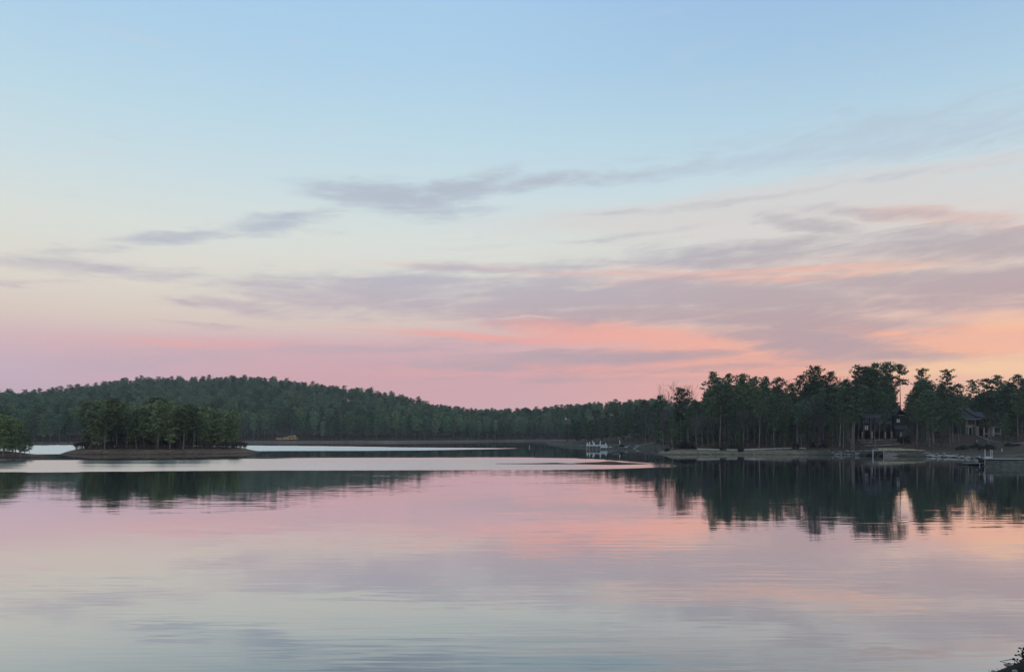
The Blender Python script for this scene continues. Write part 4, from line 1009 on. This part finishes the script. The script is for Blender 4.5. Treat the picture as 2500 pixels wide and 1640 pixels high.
part('ramp', MB().prism([(X_(2388, ya), 0.32), (X_(2404, yb), 1.40), (X_(2404, yb), 1.55), (X_(2388, ya), 0.47)], 'y', 143.0, 144.2), M_dark, gw)
part('rail', MB().tube((X_(2388, Yp), 142.9, 1.35), (X_(2405, 142), 142.9, 1.60), 0.05, 0.05, 5), M_trim, gw)
part('shadow_panel', MB().box(X_(2388.5, 143), X_(2404, 143), 142.95, 142.99, 0.5, 1.3), M_dark, gw)  # dark sheet standing in for the shadow under the gangway
for px, y, pt, lab in ((2404.5, 141.3, 1097, 'white mooring post at the corner of the greenish seawall'), (2418, 142.5, 1098, 'left one of two slim white posts on the lawn behind the seawall'), (2421.8, 142.5, 1098.5, 'right one of two slim white posts on the lawn behind the seawall')):
    o = empty('mooring_post', (X_(px, y), y, 0)); z0 = -0.5
    part('shaft', MB().tube((0, 0, z0), (0.03, 0, Z_(pt, y)), 0.075, 0.07, 8, True), M_white, o); part('post_cap', MB().tube((0.03, 0, Z_(pt, y)), (0.03, 0, Z_(pt, y) + 0.06), 0.12, 0.05, 8, True), M_trim, o)
    tag(o, lab, 'post', 'white mooring posts')
lawn = strip('lawn', [(X_(2440, 160), 160, 0), (X_(2480, 158), 158, 0), (X_(2560, 156), 156, 0)], 14, M_lawn, 0.12)
for px, y, h, lab in ((1886, 214.0, 0.75, 'tiny white stake at the waterline below the pale bank'), (2385, 226, 0.6, 'tiny white stake on the brown slope under the stone house'), (2446, 186, 0.7, 'tiny white stake on the ground right of the slim posts')):
    x = X_(px, y); o = empty('stake', (x, y, rz_(x, y)))
    part('shaft', MB().box(-0.10, 0.10, -0.06, 0.06, -0.3, h), M_white, o); part('top', MB().box(-0.13, 0.13, -0.08, 0.08, h + 0.002, h + 0.07), M_white, o)
    tag(o, lab, 'stake', 'white stakes')

# ------------------------------------------------------------------ far dock
Yf = 294.0
fd = empty('boat_dock', (0, 0, 0)); tag(fd, 'pale wooden boat dock with upright white pieces, in front of the sloping path', 'dock')
for i in range(20): pbox('plank', M_trim, fd, 1432 + i * 2.5, 1432 + i * 2.5 + 2.4, 1085.4, 1086.2, Yf, Yf, Yf + 2.4)
pbox('fascia', M_bright, fd, 1432, 1482, 1086.3, 1088.0, Yf, Yf - 0.06, Yf + 0.05)
for px in (1433, 1440, 1448, 1457, 1466, 1480, 1489, 1494, 1503, 1511, 1523, 1530): part('pile', MB().tube((X_(px, Yf), Yf + RR.choice((0.2, 2.0)), -0.9), (X_(px, Yf), Yf + 0.2, Z_(1088 if px < 1482 else 1091, Yf)), 0.16, 0.16, 6), M_trim, fd)
pbox('low_landing', M_bright, fd, 1466, 1482, 1090.6, 1092.2, Yf, Yf - 1.6, Yf - 0.1)
lr = MB()
for k in range(6): lr.box(X_(1467 + k * 2.9, Yf) - 0.05, X_(1467 + k * 2.9, Yf) + 0.05, Yf - 1.55, Yf - 1.47, Z_(1090.6, Yf), Z_(1086.8, Yf))
part('landing_rail', lr, M_bright, fd)
for p, q in (((1447, 1076), (1450, 1085.4)), ((1466.6, 1076), (1465.6, 1085.4))): part('white_board', MB().tube((X_(p[0], Yf), Yf + 0.9, Z_(p[1], Yf)), (X_(q[0], Yf), Yf + 0.9, Z_(q[1], Yf)), 0.2, 0.22, 4, True), M_bright, fd)
for px, pt, w in ((1435, 1081, 1.6), (1440.5, 1079, 1.0), (1452, 1079.5, 0.8), (1480.5, 1081, 0.9)): pbox('upright', M_bright, fd, px - w, px + w, pt, 1085.4, Yf, Yf + 1.5, Yf + 1.8)
pbox('side_deck', M_bright, fd, 1488, 1533, 1090.2, 1091.4, Yf, Yf, Yf + 2.2)
part('ramp', MB().tube((X_(1530, Yf), Yf + 1, Z_(1090, Yf)), (X_(1540, 301), 301.5, Z_(1088, 301)), 0.35, 0.35, 4, True), M_wood, fd)
part('leaning_post', MB().tube((X_(1517, Yf), Yf + 2.1, Z_(1090.2, Yf)), (X_(1514.3, Yf), Yf + 2.1, Z_(1075, Yf)), 0.13, 0.15, 5, True), M_bright, fd)  # leaning white upright like the boards, carries no lamp
bt = empty('boat', (0, 0, 0)); tag(bt, 'small dark covered boat with a pale gunwale moored at the far dock', 'boat')
hull = MB(); xs = [X_(p, Yf) for p in (1493.5, 1496, 1503, 1512, 1519, 1523)]
for k, x in enumerate(xs):
    w = (0.15, 0.8, 1.0, 1.0, 0.75, 0.1)[k]; zt = Z_((1085.8, 1086.4, 1086.9, 1086.9, 1086.6, 1086.0)[k], Yf); zk = Z_(1090.0, Yf)
    hull.v += [(x, Yf - 1.3 - w, zt), (x, Yf - 1.3 - w * 0.6, zk), (x, Yf - 1.3 + w * 0.6, zk), (x, Yf - 1.3 + w, zt)]
    if k:
        b = 4 * k
        for i, j in ((0, 1), (1, 2), (2, 3), (3, 0)): hull.f.append((b - 4 + i, b - 4 + j, b + j, b + i))
hull.f += [(3, 2, 1, 0), (20, 21, 22, 23)]
part('hull', hull, M_dark, bt)
part('gunwale', MB().tube((X_(1494, Yf), Yf - 2.32, Z_(1086.9, Yf)), (X_(1510, Yf), Yf - 2.34, Z_(1087.2, Yf)), 0.12, 0.12, 4, True), M_trim, bt)
part('boat_cover', MB().prism([(X_(1509, Yf), Z_(1086.8, Yf)), (X_(1514, Yf), Z_(1083.6, Yf)), (X_(1521, Yf), Z_(1086.2, Yf))], 'y', Yf - 2.0, Yf - 0.6), M_black, bt)
lift = MB()
for px in (1493.2, 1523.6): lift.tube((X_(px, Yf), Yf - 1.3, -0.9), (X_(px, Yf), Yf - 1.3, Z_(1085, Yf)), 0.08, 0.08, 5)
part('lift_frame', lift.tube((X_(1493.2, Yf), Yf - 1.3, Z_(1090.3, Yf)), (X_(1523.6, Yf), Yf - 1.3, Z_(1090.3, Yf)), 0.1, 0.1, 4), M_wood, bt)

by = empty('buoy', (X_(1292.5, 335), 335, 0)); tag(by, 'small white channel buoy floating alone on dark water left of far dock', 'buoy')
part('body', MB().tube((0, 0, -0.3), (0, 0, 0.75), 0.20, 0.17, 10, True), M_white, by); part('top', MB().tube((0, 0, 0.752), (0, 0, 1.0), 0.16, 0.05, 10, True), M_white, by); part('band', MB().tube((0, 0, 0.3), (0, 0, 0.42), 0.205, 0.2, 10), M_dark, by)
sk = empty('stick', (X_(1431.5, 153), 153, -0.1)); tag(sk, 'thin crooked stick standing in water at the left end of the sandbar', 'stick')
part('stem', MB().tube((0, 0, -0.2), (-0.12, 0, 0.55), 0.022, 0.016, 4).tube((-0.12, 0, 0.55), (-0.2, 0, 0.85), 0.016, 0.008, 4), M_twig, sk)

# eroded clay bank on the far shore
cb = MB(); nx, ny = 22, 8
for i in range(nx):
    px = 674 + 54 * i / (nx - 1)
    top = np.interp(px, [674, 680, 692, 702, 712, 722, 728], [1074.5, 1071, 1067.5, 1066, 1062.5, 1061.5, 1072]) + 0.7 * math.sin(i * 1.9)
    ysh = float(far_shore(px))
    for j in range(ny):
        t = j / (ny - 1); y = ysh + 7 + 15 * t
        z = 1.0 + (Z_(top, ysh + 22) - 1.0) * t ** 0.9 + RR.uniform(-0.12, 0.12)
        cb.v.append((X_(px, y), y, max(z, float(hill_h(np.array(X_(px, y)), np.array(y))) + 0.08)))
        if i and j: k = i * ny + j; cb.f.append((k, k - 1, k - ny - 1, k - ny))
structure('clay_bank', cb.mesh('clay_bank'), M_clay)

# ------------------------------------------------------------------ foreground shrub on the near bank
Yn = 8.7
def P_(px, py, dy=0.0): return Vector((X_(px, Yn + dy), Yn + dy, Z_(py, Yn + dy)))
fs = empty('leafy_shrub', (0, 0, 0)); tag(fs, 'dark leafy shrub with bare twigs on the near bank, bottom right corner', 'shrub')
stems = MB()
def limb(pts, r0, r1):
    for k in range(len(pts) - 1):
        a = r0 + (r1 - r0) * k / (len(pts) - 1); b = r0 + (r1 - r0) * (k + 1) / (len(pts) - 1)
        stems.tube(pts[k], pts[k + 1], a, b, 5)
limb([P_(2508, 1625), P_(2499, 1606), P_(2496, 1590), P_(2499, 1578)], 0.012, 0.004)
limb([P_(2499, 1606), P_(2490, 1600), P_(2480, 1598)], 0.006, 0.003)
limb([P_(2497, 1592), P_(2492, 1584), P_(2487, 1581)], 0.004, 0.002)
limb([P_(2488, 1618), P_(2474, 1608), P_(2456, 1611), P_(2441, 1613.5)], 0.007, 0.0025)
limb([P_(2484, 1619), P_(2470, 1619.5), P_(2455, 1617), P_(2442, 1613.8)], 0.006, 0.0025)
for a, b in (((2453, 1616), (2456, 1628)), ((2460, 1618), (2465, 1631)), ((2466, 1620), (2472, 1631)), ((2476, 1612), (2478, 1622)), ((2433, 1630), (2438, 1636))): limb([P_(*a), P_(*b)], 0.0025, 0.0015)
part('twigs', stems, M_twig, fs)
def leaf(c, l, w, rot, tilt):
    mb = MB(); n = 5; pts = []
    for i in range(n + 1):
        u = -1 + 2 * i / n; ww = w * math.sqrt(max(0, 1 - u * u * 0.98))
        pts.append((u * l, ww, 0.15 * l * (1 - u * u)))
    for (x, ww, z) in pts: mb.v += [(x, -ww, z), (x, 0, z - 0.12 * w), (x, ww, z)]
    for i in range(n):
        k = 3 * i; mb.f += [(k, k + 1, k + 4, k + 3), (k + 1, k + 2, k + 5, k + 4)]
    o = part('leaf', mb, M_black, fs); o.location = c; o.rotation_euler = (1.2 + tilt, rot, RR.uniform(-0.4, 0.4)); return o
px_m = Yn / F
for px, py, l, w, rot in [(2490, 1581, 5.2, 1.7, 0.0), (2486, 1589, 2.4, 2.0, 0.5), (2499, 1583.5, 4, 3.4, 0.8), (2480, 1598.5, 4.0, 2.4, 0.1), (2489, 1597, 4.5, 1.6, 0.2), (2497, 1600, 4.2, 3.6, 0.9), (2499, 1592, 4, 3, 0.4),
                           (2484, 1609, 2.8, 2.6, 0.3), (2496, 1609, 3.2, 2.4, -0.7), (2475, 1608, 3.8, 3.0, 0.2), (2478, 1619, 2.6, 2.0, 0.6), (2463, 1618, 3.0, 1.6, -0.25), (2491, 1613, 4, 2.4, 0.1), (2503, 1595, 4.5, 3.5, 0.2), (2505, 1606, 4.5, 3.5, 0.5), (2508, 1585, 5, 3.2, 0.3),
                           (2512, 1575, 5, 3, 0.2), (2516, 1598, 5, 4, 0.7), (2520, 1584, 5, 4, 0.1), (2494, 1594, 3, 2.4, 1.0)]:
    leaf(P_(px, py, RR.uniform(-0.05, 0.05)), l * px_m, w * px_m, rot, RR.uniform(-0.3, 0.3))
# tufts of dead grass and small pebbles on the rim of the near bank
gt = MB()
for _ in range(500):
    x = RR.uniform(5.2, 8.5); y = RR.uniform(7.6, 10.2); z = float(near_h(np.array(x), np.array(y)))
    l = RR.uniform(0.015, 0.05); a = RR.uniform(0, 6.28); dx_, dy_ = math.cos(a) * l * 0.7, math.sin(a) * l * 0.7; i = len(gt.v)
    gt.v += [(x - 0.004, y, z - 0.01), (x + 0.004, y, z - 0.01), (x + dx_, y + dy_, z + l)]; gt.f.append((i, i + 1, i + 2))
o = link('grass', gt.mesh('grass'), plain((0.07, 0.06, 0.04, 1), 0.4, 3.0)); o['kind'] = 'stuff'; o['label'] = 'sparse dead grass on the rim of the near bank'; o['category'] = 'grass'
nb = bpy.data.objects['bank']
for i in range(34):
    x = RR.uniform(5.4, 6.9); y = RR.uniform(8.2, 9.4); z = float(near_h(np.array(x), np.array(y)))
    s = bpy.data.objects.new('stone', RR.choice(rk)); C.objects.link(s); s.parent = nb; q = RR.uniform(0.015, 0.05); s.location = (x, y, z + q * 0.2); s.scale = (q * 1.3, q, q * 0.8); s.rotation_euler = (0, 0, RR.uniform(0, 6))

# ------------------------------------------------------------------ evening haze
hz = bpy.data.materials.new('haze'); hz.use_nodes = True; hz.node_tree.nodes.clear(); q = G(hz.node_tree)
pv = q.n('ShaderNodeVolumePrincipled'); pv.inputs['Color'].default_value = (0.85, 0.92, 1.0, 1); pv.inputs['Density'].default_value = 0.00012; pv.inputs['Anisotropy'].default_value = 0.2
ho = q.n('ShaderNodeOutputMaterial'); q.nt.links.new(pv.outputs[0], ho.inputs['Volume'])
o = part('haze', MB().box(-1300, 1300, -80, 1620, -4.0, 112.0), hz, None); o['kind'] = 'stuff'; o['label'] = 'thin bluish evening haze over the lake'; o['category'] = 'haze'
